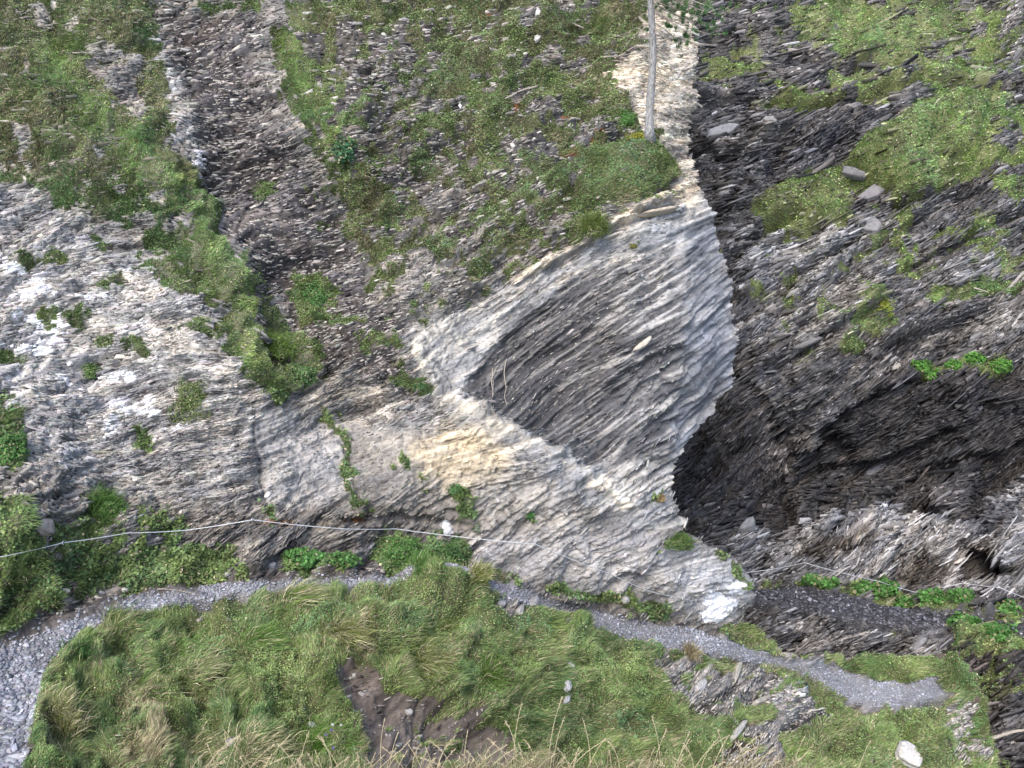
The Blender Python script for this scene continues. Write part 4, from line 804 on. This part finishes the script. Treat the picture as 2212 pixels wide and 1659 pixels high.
slab(1616, 1150, 24, 12, 40, .3, (.30, .30, .30), 'jutting grey rock at the left end of the pale band over the far path', TB)
0 and slab(1700, 1140, 46, 14, 28, .3, (.34, .33, .33), 'long light slab in the pale band over the far path', TB)
0 and slab(1850, 1195, 44, 15, 30, .3, (.27, .27, .28), 'broad grey slab in the pale band above the far cable', TB)
slab(1120, 1322, 20, 8, 38, .10, G_, 'lowest of three grey slabs leaning beside the near path gap', group='slabs by the path')
slab(1088, 1300, 13, 8, 20, .10, (.30,.30,.31), 'leftmost of three grey slabs leaning beside the near path gap', group='slabs by the path')
slab(1150, 1303, 16, 7, 35, .10, (.28,.28,.29), 'rightmost of three grey slabs leaning beside the near path gap', group='slabs by the path')
slab(1590, 1452, 62, 7, 42, .09, (.46, .42, .35), 'long cream slab standing out of the rocky bank below the path', name='flat_rock')
slab(1660, 1500, 50, 7, 42, .09, (.42, .39, .34), 'second long cream slab parallel to the longer one on the rocky bank')
slab(1600, 1575, 40, 8, 38, .09, (.40, .38, .35), 'pale slab near the foot of the rocky bank outcrop')
slab(1515, 1480, 30, 8, 36, .08, (.44, .42, .40), 'short pale slab at the left side of the rocky bank outcrop')
slab(1210, 1450, 11, 6, -20, .05, (.5, .49, .48), 'upper pale stone in the rocky crack of the grassy bank', name='stone', cat='stone')
slab(1197, 1498, 13, 9, 50, .06, (.40, .40, .42), 'middle grey stone in the rocky crack of the grassy bank', name='stone', cat='stone')
slab(1207, 1518, 16, 7, 48, .06, (.36, .36, .38), 'lowest grey stone in the rocky crack of the grassy bank', name='stone', cat='stone')
slab(893, 1520, 9, 6, -20, .05, (.38, .37, .37), 'grey stone lying on the bare brown soil of the bank', name='stone', cat='stone', flat=True)
slab(925, 1603, 14, 4, -6, .03, (.40, .38, .36), 'flat pale stone at the bottom of the bare brown soil', name='stone', cat='stone', flat=True)
slab(505, 1597, 17, 11, -10, .10, (.34, .33, .31), 'rounded grey stone half sunk in the grass left of the brown soil', name='stone', cat='stone', round_=True)
slab(677, 1561, 11, 8, 0, .08, (.38, .39, .39), 'squarish grey stone in the grass beside the bare brown soil', name='stone', cat='stone')
slab(45, 1643, 20, 7, 5, .05, (.40, .40, .43), 'large flat stone on the gravel path in the bottom left corner', name='stone', cat='stone', flat=True)
slab(1350, 1297, 10, 9, 0, .08, (.38, .37, .36), 'grey stone among the herbs above the narrow part of the path', name='stone', cat='stone', round_=True)
slab(137, 1276, 12, 6, 0, .05, (.42, .39, .35), 'small tan stone on soil above the near path at left', name='stone', cat='stone')
slab(80, 1145, 20, 22, 70, .12, (.30, .27, .25), 'brown grey block between the two grassy patches at the left edge')
slab(590, 1224, 9, 6, 0, .08, (.30, .31, .33), 'blue grey stone left of the big-leaved plant by the path', name='stone', cat='stone', flat=True)
slab(272, 1268, 10, 4, 0, .04, (.45, .43, .42), 'small white stone on the inner edge of the near path', name='stone', cat='stone', flat=True)
slab(1415, 468, 52, 5, 24, .14, (.50, .43, .33), 'tan slab overhanging the top of the bright buttress face', out=.9)
slab(1320, 510, 48, 4, 26, .12, (.48, .44, .38), 'cream slab overhanging the upper left of the buttress face', out=.8)
slab(1160, 45, 6, 12, 0, .05, (.48, .47, .46), 'pale upright stone near the top of the mossy slope', name='stone', cat='stone')
slab(1160, 90, 7, 11, -20, .05, (.44, .43, .41), 'pale leaning stone just below the other upright stone on the mossy slope', name='stone', cat='stone')
slab(994, 226, 3.5, 7, 0, .04, (.75, .75, .76), 'tiny bright white stone in the middle of the mossy slope', name='stone', cat='stone')
slab(1108, 316, 5, 9, 20, .04, (.46, .43, .40), 'small pink grey stone low on the mossy slope', name='stone', cat='stone')
slab(1390, 742, 26, 7, 38, .10, (.55, .50, .42), 'bright cream block standing out on the buttress face', out=.7)
slab(968, 1148, 12, 7, 55, .08, (.55, .56, .60), 'white shiny slab on the cliff above the leafy herbs', out=.7)
slab(576, 1073, 9, 5, 50, .06, (.60, .58, .56), 'white oblong stone on the grey cliff left of the pale rock rib', name='stone', cat='stone')

# ---- cables
def cable(name, pts, T, rad, label, group, off, anchors, sag=.02):
    P = []
    for (x, y) in pts:
        p, N, a, b = frame_at(T, x, y); q = p * (1 - off / np.linalg.norm(p)); P.append(q)
    root = empty(name, P[0], label, 'cable', group)
    line = []
    for k in range(len(P) - 1):
        t = np.linspace(0, 1, 9)[: (9 if k == len(P) - 2 else 8), None]; L = np.linalg.norm(P[k + 1] - P[k])
        line.append(P[k] * (1 - t) + P[k + 1] * t - np.array([0, 0, 1.]) * 4 * t * (1 - t) * sag * L)
    line = np.concatenate(line) - P[0]
    tube('wire', [(line, rad)], 'steel', root)
    for i in anchors:
        p, N, a, b = frame_at(T, *pts[i]); q = P[i] - P[0]; w = p - P[0] - vnorm(p) * -.12
        an = tube('anchor', [(np.array([q + (q - w) * .03, w]), .011)], 'iron', root)
        an2 = tube('ring', [(q + .022 * np.stack([0 * np.linspace(0, 6.1, 9), np.cos(np.linspace(0, 6.1, 9)), np.sin(np.linspace(0, 6.1, 9))], -1), .006)], 'steel', an)
    return root
cable('handrail_cable', [(-60,1220),(0,1205),(140,1172),(262,1160),(400,1146),(545,1125),(740,1143),(860,1155),(1155,1173),(1320,1245),(1400,1280),(1512,1309)], TA, .0058,
      'thin white steel handrail cable strung along the pale cliff above the near path', 'safety cables', .30, [2, 5, 8, 11], .010)
cable('handrail_cable', [(1600,1234),(1668,1225),(1738,1217),(1900,1255),(1980,1266),(2075,1268),(2170,1285),(2300,1310)], TB, .0075,
      'thin pale handrail cable on the shaded wall above the far path', 'safety cables', .35, [2, 5], .012)

# ---- conifer on the buttress
tp, tN, _, _ = frame_at(TA, 1402, 296)
tp = tp * (1 - .25 / np.linalg.norm(tp))
tree = empty('conifer_tree', tp - np.array([0, 0, .15]), 'slender bare-trunked conifer standing on the turf ledge at the top of the buttress', 'tree')
hh = np.linspace(0, 8.2, 34)
tx = np.stack([-.055 * hh + .03 * np.sin(hh * 1.1) - .02 * np.sin(hh * 3), .02 * np.sin(hh * 1.7), hh], -1)
tr_ = np.interp(hh, [0, .12, .4, 2.5, 5, 8.2], [.13, .088, .077, .056, .040, .012]) * (1 + .05 * np.sin(hh * 9))
trunk = tube('trunk', [(tx, tr_)], 'bark', tree, 12)
rg = np.random.default_rng(5)
def tpos(h): return np.array([np.interp(h, hh, tx[:, k]) for k in range(3)])
tw = []
for k in range(34):
    h = rg.uniform(.7, 3.6); an = rg.uniform(-1.2, 1.2) + (0 if rg.random() < .8 else math.pi); L = rg.uniform(.15, .75)
    dr = np.array([math.cos(an), math.sin(an) * .8, 0]); t = np.linspace(0, 1, 6)[:, None]
    pts = tpos(h) + dr * L * t + np.array([0, 0, -1.]) * (L * .5 * t ** 1.8) + rg.normal(0, .015, (6, 3)) * t; tw.append((pts, np.linspace(.007, .0025, 6)))
    for q in range(3):
        s0 = pts[rg.integers(1, 5)]; e = s0 + (dr * .5 + rg.normal(0, .6, 3) + [0, 0, -.5]) * L * .35; tw.append((np.array([s0, (s0 + e) / 2 + rg.normal(0, .01, 3), e]), [.004, .003, .002]))
tube('dead_twigs', tw, 'deadwood', tree, 4)
NP, ND = [], []
def needles(p, n, r):
    for _ in range(n):
        dv = vnorm(rg.normal(0, 1, 3) + np.array([0, 0, .3])); NP.append(p); ND.append(dv * r)
limbs = []
for k in range(46):
    h = rg.uniform(3.0, 8.0) if k > 7 else rg.uniform(2.3, 2.9); an = rg.uniform(0, 6.28) if k > 7 else rg.uniform(-.5, .6); L = rg.uniform(.6, 1.15) * (1.25 - h / 9.5) * (1.3 if k <= 7 else 1)
    dr = np.array([math.cos(an), math.sin(an), 0]); t = np.linspace(0, 1, 7)[:, None]
    pts = tpos(h) + dr * L * t + np.array([0, 0, 1.]) * (.18 * L * t ** 2 - (.55 if k <= 7 else .35) * L * t) ; limbs.append((pts, np.linspace(.016, .005, 7)))
    for q in range(7):
        s0 = pts[rg.integers(2, 7)]; e = s0 + (dr * .4 + rg.normal(0, .5, 3)) * L * .35; limbs.append((np.array([s0, e]), [.005, .003])); needles(e, 60, .06); needles((s0 + e) / 2, 25, .05)
    needles(pts[-1], 60, .065)
for tx_, ty_ in ((1455,18),(1474,42),(1486,72),(1467,92),(1450,58),(1438,12),(1492,30),(1478,8),(1426,6),(1405,72)):
    e = world(tx_, ty_, (tp[1] * CP - tp[2] * SP) * .985) - (tp - np.array([0, 0, .15])); s0 = tpos(e[2] + (.45 if tx_ != 1405 else .02)); t = np.linspace(0, 1, 7)[:, None]
    pts = s0 * (1 - t) + e * t + np.array([0, -.15, .12]) * (t * (1 - t)); limbs.append((pts, np.linspace(.009, .004, 7)))
    for q in range(5 if tx_ != 1405 else 1): needles(e + rg.normal(0, .075, 3), 90, .06)
br = tube('branches', limbs, 'deadwood', tree, 5)
NP = np.array(NP); ND = np.array(ND); n = len(NP); keep_rng = rng
V0 = NP + rg.normal(0, .014, (n, 3)); sd_ = vnorm(np.cross(ND, rg.normal(0, 1, (n, 3)))) * .0035
VV = np.stack([V0 - sd_, V0 + sd_, V0 + ND], 1).reshape(-1, 3)
raw_mesh('needles', VV, tris=np.arange(3 * n).reshape(-1, 3), mat='foliage', col=np.repeat(np.array([.07, .16, .05]) * rg.lognormal(0, .3, (n, 1)), 3, 0), parent=tree)

# ---- fallen branches
def stick(pts, T, rad, label, name='fallen_branch', lift=.05, twigs=0):
    P = [frame_at(T, *q)[0] * (1 - lift / 18) for q in pts]; P = np.array(P); t = np.linspace(0, 1, 10)
    loc = P[0].copy(); Q = np.stack([np.interp(t, np.linspace(0, 1, len(P)), P[:, k]) for k in range(3)], -1) - loc; Q[:, 0:3] += rg.normal(0, .004, (10, 3))
    o = tube(name, [(Q, np.linspace(rad, rad * .6, 10))], 'deadwood'); o.location = loc; tag(o, label, 'branch'); return o
stick([(1372,106),(1406,121)], TA, .035, 'short thick broken log leaning against the foot of the conifer from the left', lift=.25)
stick([(1305,122),(1345,112),(1372,105)], TA, .018, 'thin dead branch lying on moss left of the broken log', lift=.1)
stick([(1232,52),(1262,57)], TA, .026, 'pale dead log lying on the mossy slope near the top', lift=.1)
stick([(1160,186),(1125,204),(1090,222)], TA, .02, 'long pale fallen branch crossing the middle of the mossy slope', lift=.08)
stick([(730,1495),(772,1535)], TA, .014, 'bleached stick lying on the edge of the bare brown soil', lift=.06)
stick([(338,1275),(385,1277),(430,1282)], TA, .008, 'thin dry twig lying across the near path', lift=.04)
stick([(2140,1600),(2180,1585),(2214,1578)], TB, .05, 'bleached log in the dark gully at the right edge', lift=.4)
stick([(2100,628),(2136,631)], TB, .03, 'short pale stick lying on the turf of the dark wall', lift=.2)
stick([(0,1572),(18,1577),(34,1577)], TA, .014, 'dark brown stick on the gravel path at the left edge', lift=.05)
# pale roots hanging over the buttress face
for pts, lb in (([(1073,796),(1064,815),(1069,842),(1063,868),(1065,893)], 'thin pale root hanging down the dark panel, leftmost of the three'), ([(1068,790),(1072,820),(1067,848),(1071,872),(1066,898)], 'thin pale root crossing the leftmost one on the dark panel'),
                ([(1096,775),(1093,800),(1100,826),(1094,850),(1097,874)], 'thin pale root hanging down the dark panel, right of the other two')):
    stick(pts, TA, .009, lb, name='hanging_root', lift=.09)['category'] = 'root'

# ---- shrubs, cushions and leafy plants
def shrub(x, y, rx, ry, dep, label, T=None, leaf=.03, n=1500, col=GREEN, cat='shrub', name='shrub', group=None, big=False, blade=False, dry=.1, seed=0):
    T = T or TA; p, N, a, b = frame_at(T, x, y); d = np.linalg.norm(p) / FOC; r = np.random.default_rng(int(x + 3 * y))
    root = empty(name, p, label, cat, group)
    u = r.normal(0, 1, (n, 3)); u = u / np.linalg.norm(u, axis=1, keepdims=True) * (r.random((n, 1)) ** .45); u[:, 2] = np.abs(u[:, 2])
    lump = 1 + .28 * np.sin(u[:, :1] * 5 + x) * np.cos(u[:, 1:2] * 4.3 + y)
    aa = R3 - N * (R3 @ N); aa = vnorm(aa); bb = np.cross(N, aa)
    P = (u[:, :1] * rx * d * aa + u[:, 1:2] * ry * d * bb + u[:, 2:3] * dep * N) * lump
    nr = vnorm(P / np.array([max(rx * d, dep)] * 3) + np.array([0, -.2, .8]) + r.normal(0, .4, (n, 3)))
    c = np.array(col) * r.lognormal(0, .3, (n, 1)); k = r.random(n) < dry; c[k] = (OLIVE + STRAW) / 2.2
    L = leaf * r.uniform(.6, 1.3, n)
    m = int(n * .5)
    lf = leaves('foliage', P, nr, L, L * (.95 if big else .6), c, parent=root)
    st = []
    for _ in range(10 if n > 300 else 4):
        q = P[r.integers(0, n)]; st.append((np.array([q * .05 - N * .03, q * .5 + r.normal(0, .01, 3), q]), [.006, .004, .002]))
    tube('stems', st, 'deadwood', root, 4)
    if blade:
        m = n // 2; ub = vnorm(N * .6 + np.array([0, -.1, .8]) + r.normal(0, .35, (m, 3))); pb_ = (r.normal(0, .4, (m, 1)) * rx * d * aa + r.normal(0, .4, (m, 1)) * ry * d * bb)
        global rng
        blades('blades', pb_, ub, r.uniform(.5, 1.2, m) * dep * 1.6, np.full(m, .008), np.array(col) * r.lognormal(.1, .3, (m, 1)), np.array([0, -.1, -.4]) + r.normal(0, .3, (m, 3)), parent=root)
    return root
shrub(410,866,50,52,.24,'round green cushion shrub on the white speckled rock at left', n=5200, leaf=.03, col=(.10,.15,.045), dry=.22)
shrub(569,405,34,24,.17,'small oval green shrub alone on the dark slate panel', n=2400, leaf=.028, col=(.10,.16,.05), dry=.12)
shrub(229,747,24,20,.12,'upper of two small shrubs on the pale rock at left', n=1300, leaf=.026, col=(.09,.14,.045), dry=.2)
shrub(192,797,21,20,.12,'lower, rounder of two small shrubs on the pale rock at left', n=1300, leaf=.026, col=(.08,.15,.04), dry=.1)
shrub(308,946,13,22,.12,'narrow dark green shrub under the white lichen patch', n=900, leaf=.028, col=(.06,.11,.035))
shrub(22,975,26,44,.25,'leafy bush at the left edge of the cliff above the grassy bank', n=2600, leaf=.04, col=(.07,.16,.04))
shrub(226,1110,40,32,.22,'bushy grassy shrub at the cliff foot left of the cable post', n=3200, leaf=.03, col=(.10,.19,.05), blade=True)
shrub(655,1208,42,20,.22,'bright big-leaved plant beside the near path under the cable', n=1300, leaf=.06, col=(.08,.19,.05), cat='plant', name='leafy_plant', big=True, dry=.03)
shrub(735,1222,34,12,.13,'low leafy plant right of the bright big-leaved plant', n=700, leaf=.05, col=(.07,.16,.045), cat='plant', name='leafy_plant', big=True, dry=.05)
shrub(872,1196,46,36,.30,'dense green bush below the cable where the path bends, left one', n=3600, leaf=.04, col=(.08,.17,.045), dry=.06)
shrub(968,1205,40,36,.28,'dense green bush below the cable where the path bends, right one', n=3000, leaf=.035, col=(.06,.125,.04), dry=.08)
shrub(909,828,20,10,.10,'small green plant on the cream ridge left of the dark panel', n=600, leaf=.03, col=(.05,.13,.045), cat='plant', name='small_plant')
shrub(987,1060,17,13,.10,'small green plant under the ochre patch of rock', n=500, leaf=.03, col=(.06,.15,.05), cat='plant', name='small_plant')
shrub(1145,1110,9,12,.09,'tiny upright plant on the rocks right of the ochre patch', n=300, leaf=.035, col=(.06,.16,.045), cat='plant', name='small_plant')
shrub(1030,1140,9,11,.07,'pale grey green tuft above the cable on the cliff', n=320, leaf=.025, col=(.22,.27,.20), cat='plant', name='small_plant')
shrub(1366,535,10,6,.06,'brown green moss cushion high on the buttress face', n=500, leaf=.02, col=(.15,.15,.03), cat='moss', name='moss_cushion')
shrub(1378,315,30,13,.10,'yellow green moss mound at the foot of the conifer', n=1500, leaf=.022, col=(.24,.24,.03), cat='moss', name='moss_cushion', dry=0)
shrub(1348,262,26,20,.14,'bright green bilberry bush left of the conifer', n=1700, leaf=.028, col=(.09,.20,.05), dry=.02)
shrub(1275,508,34,27,.16,'rounded turf clump hanging under the big green ledge', n=2200, leaf=.024, col=(.13,.18,.045), dry=.25, blade=True)
shrub(745,330,24,30,.12,'dark green broad-leaved plant among the grass of the left slope', n=900, leaf=.04, col=(.05,.13,.06), cat='plant', name='leafy_plant', big=True)
shrub(672,625,36,36,.16,'bright green herb patch on brown soil left of the mossy slope', n=2400, leaf=.035, col=(.07,.17,.045))
shrub(600,742,40,28,.18,'grassy green bush at the lower end of the green ridge', n=2400, leaf=.03, col=(.12,.19,.045), blade=True, dry=.25)
shrub(650,812,34,20,.18,'leafy green bush at the very bottom of the green ridge', n=1800, leaf=.035, col=(.08,.16,.05), dry=.12)
shrub(1466,1172,36,13,.14,'grassy plant on the cliff edge above the far path', n=1500, leaf=.028, col=(.10,.17,.05), blade=True, dry=.25)
shrub(1425,1078,11,8,.08,'dry rusty tuft on the edge of the buttress', n=420, leaf=.025, col=(.30,.22,.11), cat='plant', name='dry_tuft', blade=True)
for x, y, rx, ry, lb in ((1753,1253,18,9,'small round-leaved plants at the left start of the far leafy row'),(1790,1262,22,10,'second clump of the far leafy row, yellowish and loose'),
        (1858,1270,28,18,'third and densest clump of the leafy row by the far path'),(1910,1270,34,18,'fourth clump of the leafy row, below the sagging cable'),(1962,1288,26,13,'fifth clump of the leafy row by the far path'),
        (2010,1298,28,14,'sixth clump of the leafy row, at the brown hollow'),(2066,1312,24,12,'seventh clump of the far leafy row'),(2178,1322,18,15,'lone clump of round leaves at the right end of the far leafy row'),
        (2085,1352,34,20,'big-leaved clump on the outer side of the far path'),(2150,1378,34,18,'spreading leafy clump right of the one on the outer side of the far path')):
    shrub(x, y, rx, ry, .3, lb, TB, n=700, leaf=.10, col=(.07,.17,.04), cat='plant', name='leafy_plant', big=True, dry=.10, group='leafy plants by the far path')
for x, y, rx, lb in ((1990,796,20,'round bright cushion at the left of the row on the dark overhang'),(2020,806,18,'second bright cushion of the row on the dark overhang'),(2060,792,16,'third small cushion of the row on the dark overhang'),(2105,782,22,'fourth cushion of the row, on the highest spot'),(2152,800,20,'cushion at the right end of the row on the dark overhang')):
    shrub(x, y, rx, rx * .7, .25, lb, TB, n=600, leaf=.075, col=(.08,.20,.035), cat='plant', name='small_plant', big=True, dry=.02, group='plants on the dark overhang')
shrub(1910,668,18,30,.25,'yellow green plant streak in the middle of the dark wall', TB, n=1000, leaf=.06, col=(.20,.24,.04), cat='plant', name='small_plant')
shrub(1838,748,22,18,.22,'pale green cushion plant low on the dark wall', TB, n=900, leaf=.05, col=(.13,.19,.07), cat='plant', name='small_plant')

# ---- tussocks on the bank
def tussock(x, y, h, spread, n, col, lean, label, dry=.3):
    p, N, a, b = frame_at(TA, x, y); r = np.random.default_rng(int(x * 3 + y)); root = empty('grass_tussock', p - N * .02, label, 'grass tussock', 'grass tussocks')
    for nm, m, c in (('blades', int(n * (1 - .62 * dry)), col), ('dry_blades', int(n * dry * .62), STRAW * 1.0)):
        P = r.normal(0, spread * .35, (m, 3)); P = P - N * (P @ N)[:, None]; up = vnorm(np.array([0, 0, 1.]) + .3 * N + np.array(lean) + r.normal(0, .33, (m, 3)) + P * 2.0)
        blades(nm, P, up, r.uniform(.55, 1.15, m) * h, np.full(m, .0085) * r.uniform(.6, 1.2, m), np.array(c) * 1.2 * r.lognormal(0, .22, (m, 1)), np.array(lean) * 1.3 + np.array([0, -.1, -.45]) + r.normal(0, .2, (m, 3)), parent=root)
LN = (.45, -.05, 0)
for a in ((735,1385,.36,.32,900,(.17,.20,.06),(.35,-.2,-.1),'tall yellowish tussock above the bare brown soil',.5),(925,1425,.34,.34,900,(.17,.21,.06),(.3,-.2,-.1),'pale yellow tussock right of the brown soil hollow',.5),
          (1490,1412,.30,.16,700,(.22,.17,.09),(.0,-.2,-.1),'rusty brown tussock hanging over the rocks below the path',.75),(1022,1272,.28,.20,700,(.16,.20,.05),(.3,0,0),'straw tipped tussock on top of the grassy mound',.5),
          (640,1292,.36,.24,800,(.13,.20,.05),(.7,.1,0),'long bent tussock leaning over the middle of the path edge',.65),(120,1545,.42,.20,420,(.20,.24,.08),(.1,0,0),'upright straw coloured tussock at the left end of the bank',.8),
          (150,1560,.42,.18,420,(.20,.24,.08),(.12,0,0),'second upright straw tussock right beside the leftmost one',.8),(310,1500,.30,.35,700,(.13,.20,.06),LN,'bushy green tussock in the left part of the bank',.3),
          (430,1460,.34,.25,500,(.16,.22,.08),(.6,0,0),'whitish wind-bent tussock in the middle of the left bank',.6),(560,1380,.30,.3,700,(.12,.21,.05),LN,'green tussock between the leafy herbs of the bank',.2),
          (380,1400,.28,.3,700,(.12,.21,.05),LN,'green tussock near the upper edge of the left bank',.25),(255,1345,.30,.22,600,(.13,.19,.05),(.3,0,0),'tussock on the path edge where the path widens',.35),(165,1430,.26,.2,600,(.07,.15,.05),(.1,0,0),'dark green tussock reaching out over the gravel at left',.1),
          (430,1590,.34,.4,900,(.16,.20,.08),LN,'pale bushy tussock at the bottom of the left bank',.6),(560,1620,.34,.4,900,(.17,.19,.09),(.4,0,0),'faded tussock at the bottom edge left of the brown soil',.7),
          (700,1600,.34,.4,900,(.11,.21,.04),LN,'fresh green tussock at the left rim of the brown soil',.15),(935,1598,.18,.12,300,(.16,.18,.07),(0,-.1,0),'small dry tussock growing in the bare brown soil',.6),(1050,1480,.30,.4,900,(.11,.20,.04),(.2,-.2,0),'large green tussock on the right rim of the brown soil',.2),
          (1090,1580,.30,.35,800,(.12,.20,.05),(.2,-.1,0),'green tussock low on the bank right of the brown soil',.25),(985,1350,.26,.35,700,(.14,.20,.05),(.2,-.1,0),'tussock on the slope just below the grassy mound',.35),(900,1265,.24,.3,700,(.10,.20,.05),(.2,0,0),'green tussock hiding the path at the crest of the mound',.15)):
    x, y, h, sp_, n, c, ln, lb, dr = a; tussock(x, y, h, sp_, n, c, ln, lb, dr)
# purple scabious flowers
for x, y, lb, cc in ((700,1585,0,0),(716,1577,'upper violet flower above the other two on the left bank',(.25,.2,.5)),(704,1587,'left violet flower of three on the left bank',(.3,.25,.52)),(720,1616,'lowest violet flower of three on the left bank',(.25,.2,.5)),(718,1565,'left white flower head near the violet flowers',(.7,.7,.7)),(737,1566,'right white flower head near the violet flowers',(.7,.7,.7))):
    if not lb: continue
    p, N, a, b = frame_at(TA, x, y + 24); root = empty('wild_flower', p, lb, 'flower', 'wild flowers on the bank'); top = world(x, y, np.linalg.norm(p) * .975 / math.sqrt(1 + ((x - 1106) / FOC) ** 2 + ((y - 829) / FOC) ** 2)) - p
    tube('stem', [(np.array([[0, 0, 0], top * .5 + [.01, 0, 0], top]), .0025)], 'deadwood', root, 4)
    u = vnorm(rg.normal(0, 1, (90, 3))); leaves('blossom', top + u * .006, u, np.full(90, .016), np.full(90, .009), np.tile(np.array(cc), (90, 1)), parent=root)

# ---- the near ledge under the frame, with dry seeding grass
def s_at(y): return zs(y)
nu, nv = 130, 40
gu, gv = np.meshgrid(np.linspace(-300, 2500, nu), np.linspace(0, 1, nv))
yy_ = 1715 + 45 * vn(gu, gu * 0, 170, 201) * (1 - gv) + 25 * vn(gu, gu * 0, 40, 202) * (1 - gv) + gv * 1100
dd_ = 5.9 * (1 - gv) ** 1.2 + 2.0 * gv + .8 * (np.clip((gu - 1500) / 1000, 0, 1)) - 1.0 * np.clip((500 - gu) / 800, 0, 1)
Pn = world(gu, yy_, dd_); Pn += .05 * fbm(gu, gv * 800, 60, 203)[..., None] * np.array([0, 0, 1.]) * gv[..., None]
skr = Pn[:1] + np.array([0, .25, -1.2]); skr2 = Pn[:1] + np.array([0, .3, -5.]); Pn = np.concatenate([skr2, skr, Pn], 0); nvv = nv + 2
ii = (np.arange(nvv - 1)[:, None] * nu + np.arange(nu - 1)[None]).ravel(); Qn = np.stack([ii, ii + nu, ii + nu + 1, ii + 1], -1)
g_o = raw_mesh('ground', Pn.reshape(-1, 3), quads=Qn, mat='slate', col=np.tile(np.array([.08, .07, .05]), (nu * nvv, 1)), smooth=True)
tag(g_o, 'grassy ledge the photographer stands on, just below the picture', None, None, 'structure')
PE = Pn[2:]                                   # rim rows
def rim(x, v=0):
    j = np.clip((np.asarray(x) + 300) / 2800 * (nu - 1), 0, nu - 2); j0 = j.astype(int); f = (j - j0)[..., None]; return PE[v][j0] * (1 - f) + PE[v][j0 + 1] * f
n = 42000; bx_ = rng.uniform(-200, 2400, n); bv = (rng.random(n) ** 1.6 * 8).astype(int)
dens = .35 + .65 * (vn(bx_, bx_ * 0, 90, 210) > -.3) * ((bx_ > 380) & (bx_ < 1750)); k = rng.random(n) < dens; bx_, bv = bx_[k], bv[k]; n = len(bx_)
Pb = np.array([rim(np.array([q]), v)[0] for q, v in zip(bx_, bv)]) + rng.normal(0, .015, (n, 3))
Lb = rng.uniform(.12, .36, n) * (.75 + .45 * vn(bx_, bx_ * 0, 120, 211)) * np.where((bx_ > 380) & (bx_ < 1750), 1.0, .45)
upb = vnorm(np.array([.12, 0, 1.]) + rng.normal(0, .25, (n, 3))); c = palette(bx_ * 1., bx_ * 0 + 30., n, np.full(n, .75), 30)
blades('grass', Pb, upb, Lb, rng.uniform(.003, .0052, n), c, np.array([.2, .0, -.35]) + rng.normal(0, .3, (n, 3)), 'dry and green grass at the rim of the near ledge along the bottom of the picture')
# stalks
STK = [(1215,1505,.25,'tall'),(1219,1549,.2,'t'),(1127,1521,.1,'t'),(1092,1558,-.1,'b'),(1011,1577,.0,'t'),(831,1553,0,'t'),(1409,1549,-.1,'t'),(1321,1592,.9,'b'),(1440,1575,.3,'t'),(1490,1580,.3,'t'),(1738,1590,.25,'t'),(1880,1600,.3,'t'),(1570,1590,.7,'b'),(1640,1612,.8,'b')]
r = np.random.default_rng(77)
for _ in range(150):
    x = r.choice([r.uniform(420, 900), r.uniform(880, 1330), r.uniform(1330, 1750), r.uniform(-50, 2260)], p=[.3, .4, .22, .08]); STK.append((x, 1659 - abs(r.normal(26, 30)), r.normal(.1, .35), 'b' if r.random() < .45 else 't'))
for q, (x, y, ln, kind) in enumerate(STK):
    x0 = x - ln * 120; p0 = rim(np.array([x0]), 0)[0]; d0 = p0[1] / (CP - (1715 - 829.5) / FOC * SP)
    tip = world(x, y, d0 * .985)
    named = q < 14
    lb = 'dry seeding grass stalk among many others along the bottom edge' if not named else ['tallest straw stalk rising from the bottom edge, with a fine seed head','long jointed straw stalk just right of and below the tallest','bushy pale seed stalk over the brown soil rim','stalk with a nodding head left of the bushy one','thin straight stalk standing in front of the bare brown soil','thin stalk in front of the left part of the brown soil','thin straight stalk in front of the rocky bank, left of a pair','strongly bowed stalk pointing right in front of the rocky bank','left stalk of a crossing pair before the rocky bank','right stalk of a crossing pair before the rocky bank','single thin stalk below the promontory','single stalk left of the pale boulder','bowed stalk right of the crossing pair','last bowed stalk toward the bottom right'][q]
    root = empty('grass_stalk', p0, lb, 'grass stalk', 'dry grass stalks along the bottom' )
    t = np.linspace(0, 1, 9)[:, None]; v = tip - p0; L = np.linalg.norm(v)
    if kind == 'b':
        pts = v * t * np.array([1, 1, 1.]) + np.array([-.25 * L * (1 if ln >= 0 else -1), 0, .18 * L]) * (t * (1 - t)) * 1.6
    else: pts = v * t + np.array([-.10 * L * np.sign(ln + .01), 0, .05 * L]) * (t * (1 - t)) * 2
    tube('stem', [(pts, np.linspace(.0028, .0016, 9))], 'straw', root, 4)
    hl = min(.4 * L, r.uniform(.05, .12)); m = 26; tt = 1 - r.random(m) * hl / L
    hp = np.stack([np.interp(tt, t[:, 0], pts[:, k]) for k in range(3)], -1); dv = vnorm(pts[-1] - pts[-3])
    up = vnorm(dv + r.normal(0, .35 if kind == 't' else .7, (m, 3))); blades('seed_head', hp, up, r.uniform(.008, .02, m) * (1.4 if kind == 'b' else 1), r.uniform(.002, .004, m), np.tile(np.array([.56, .48, .33]), (m, 1)) * r.lognormal(0, .15, (m, 1)), np.array([0, 0, -.25]) + r.normal(0, .1, (m, 3)), parent=root)
print('done', time.time() - T0)
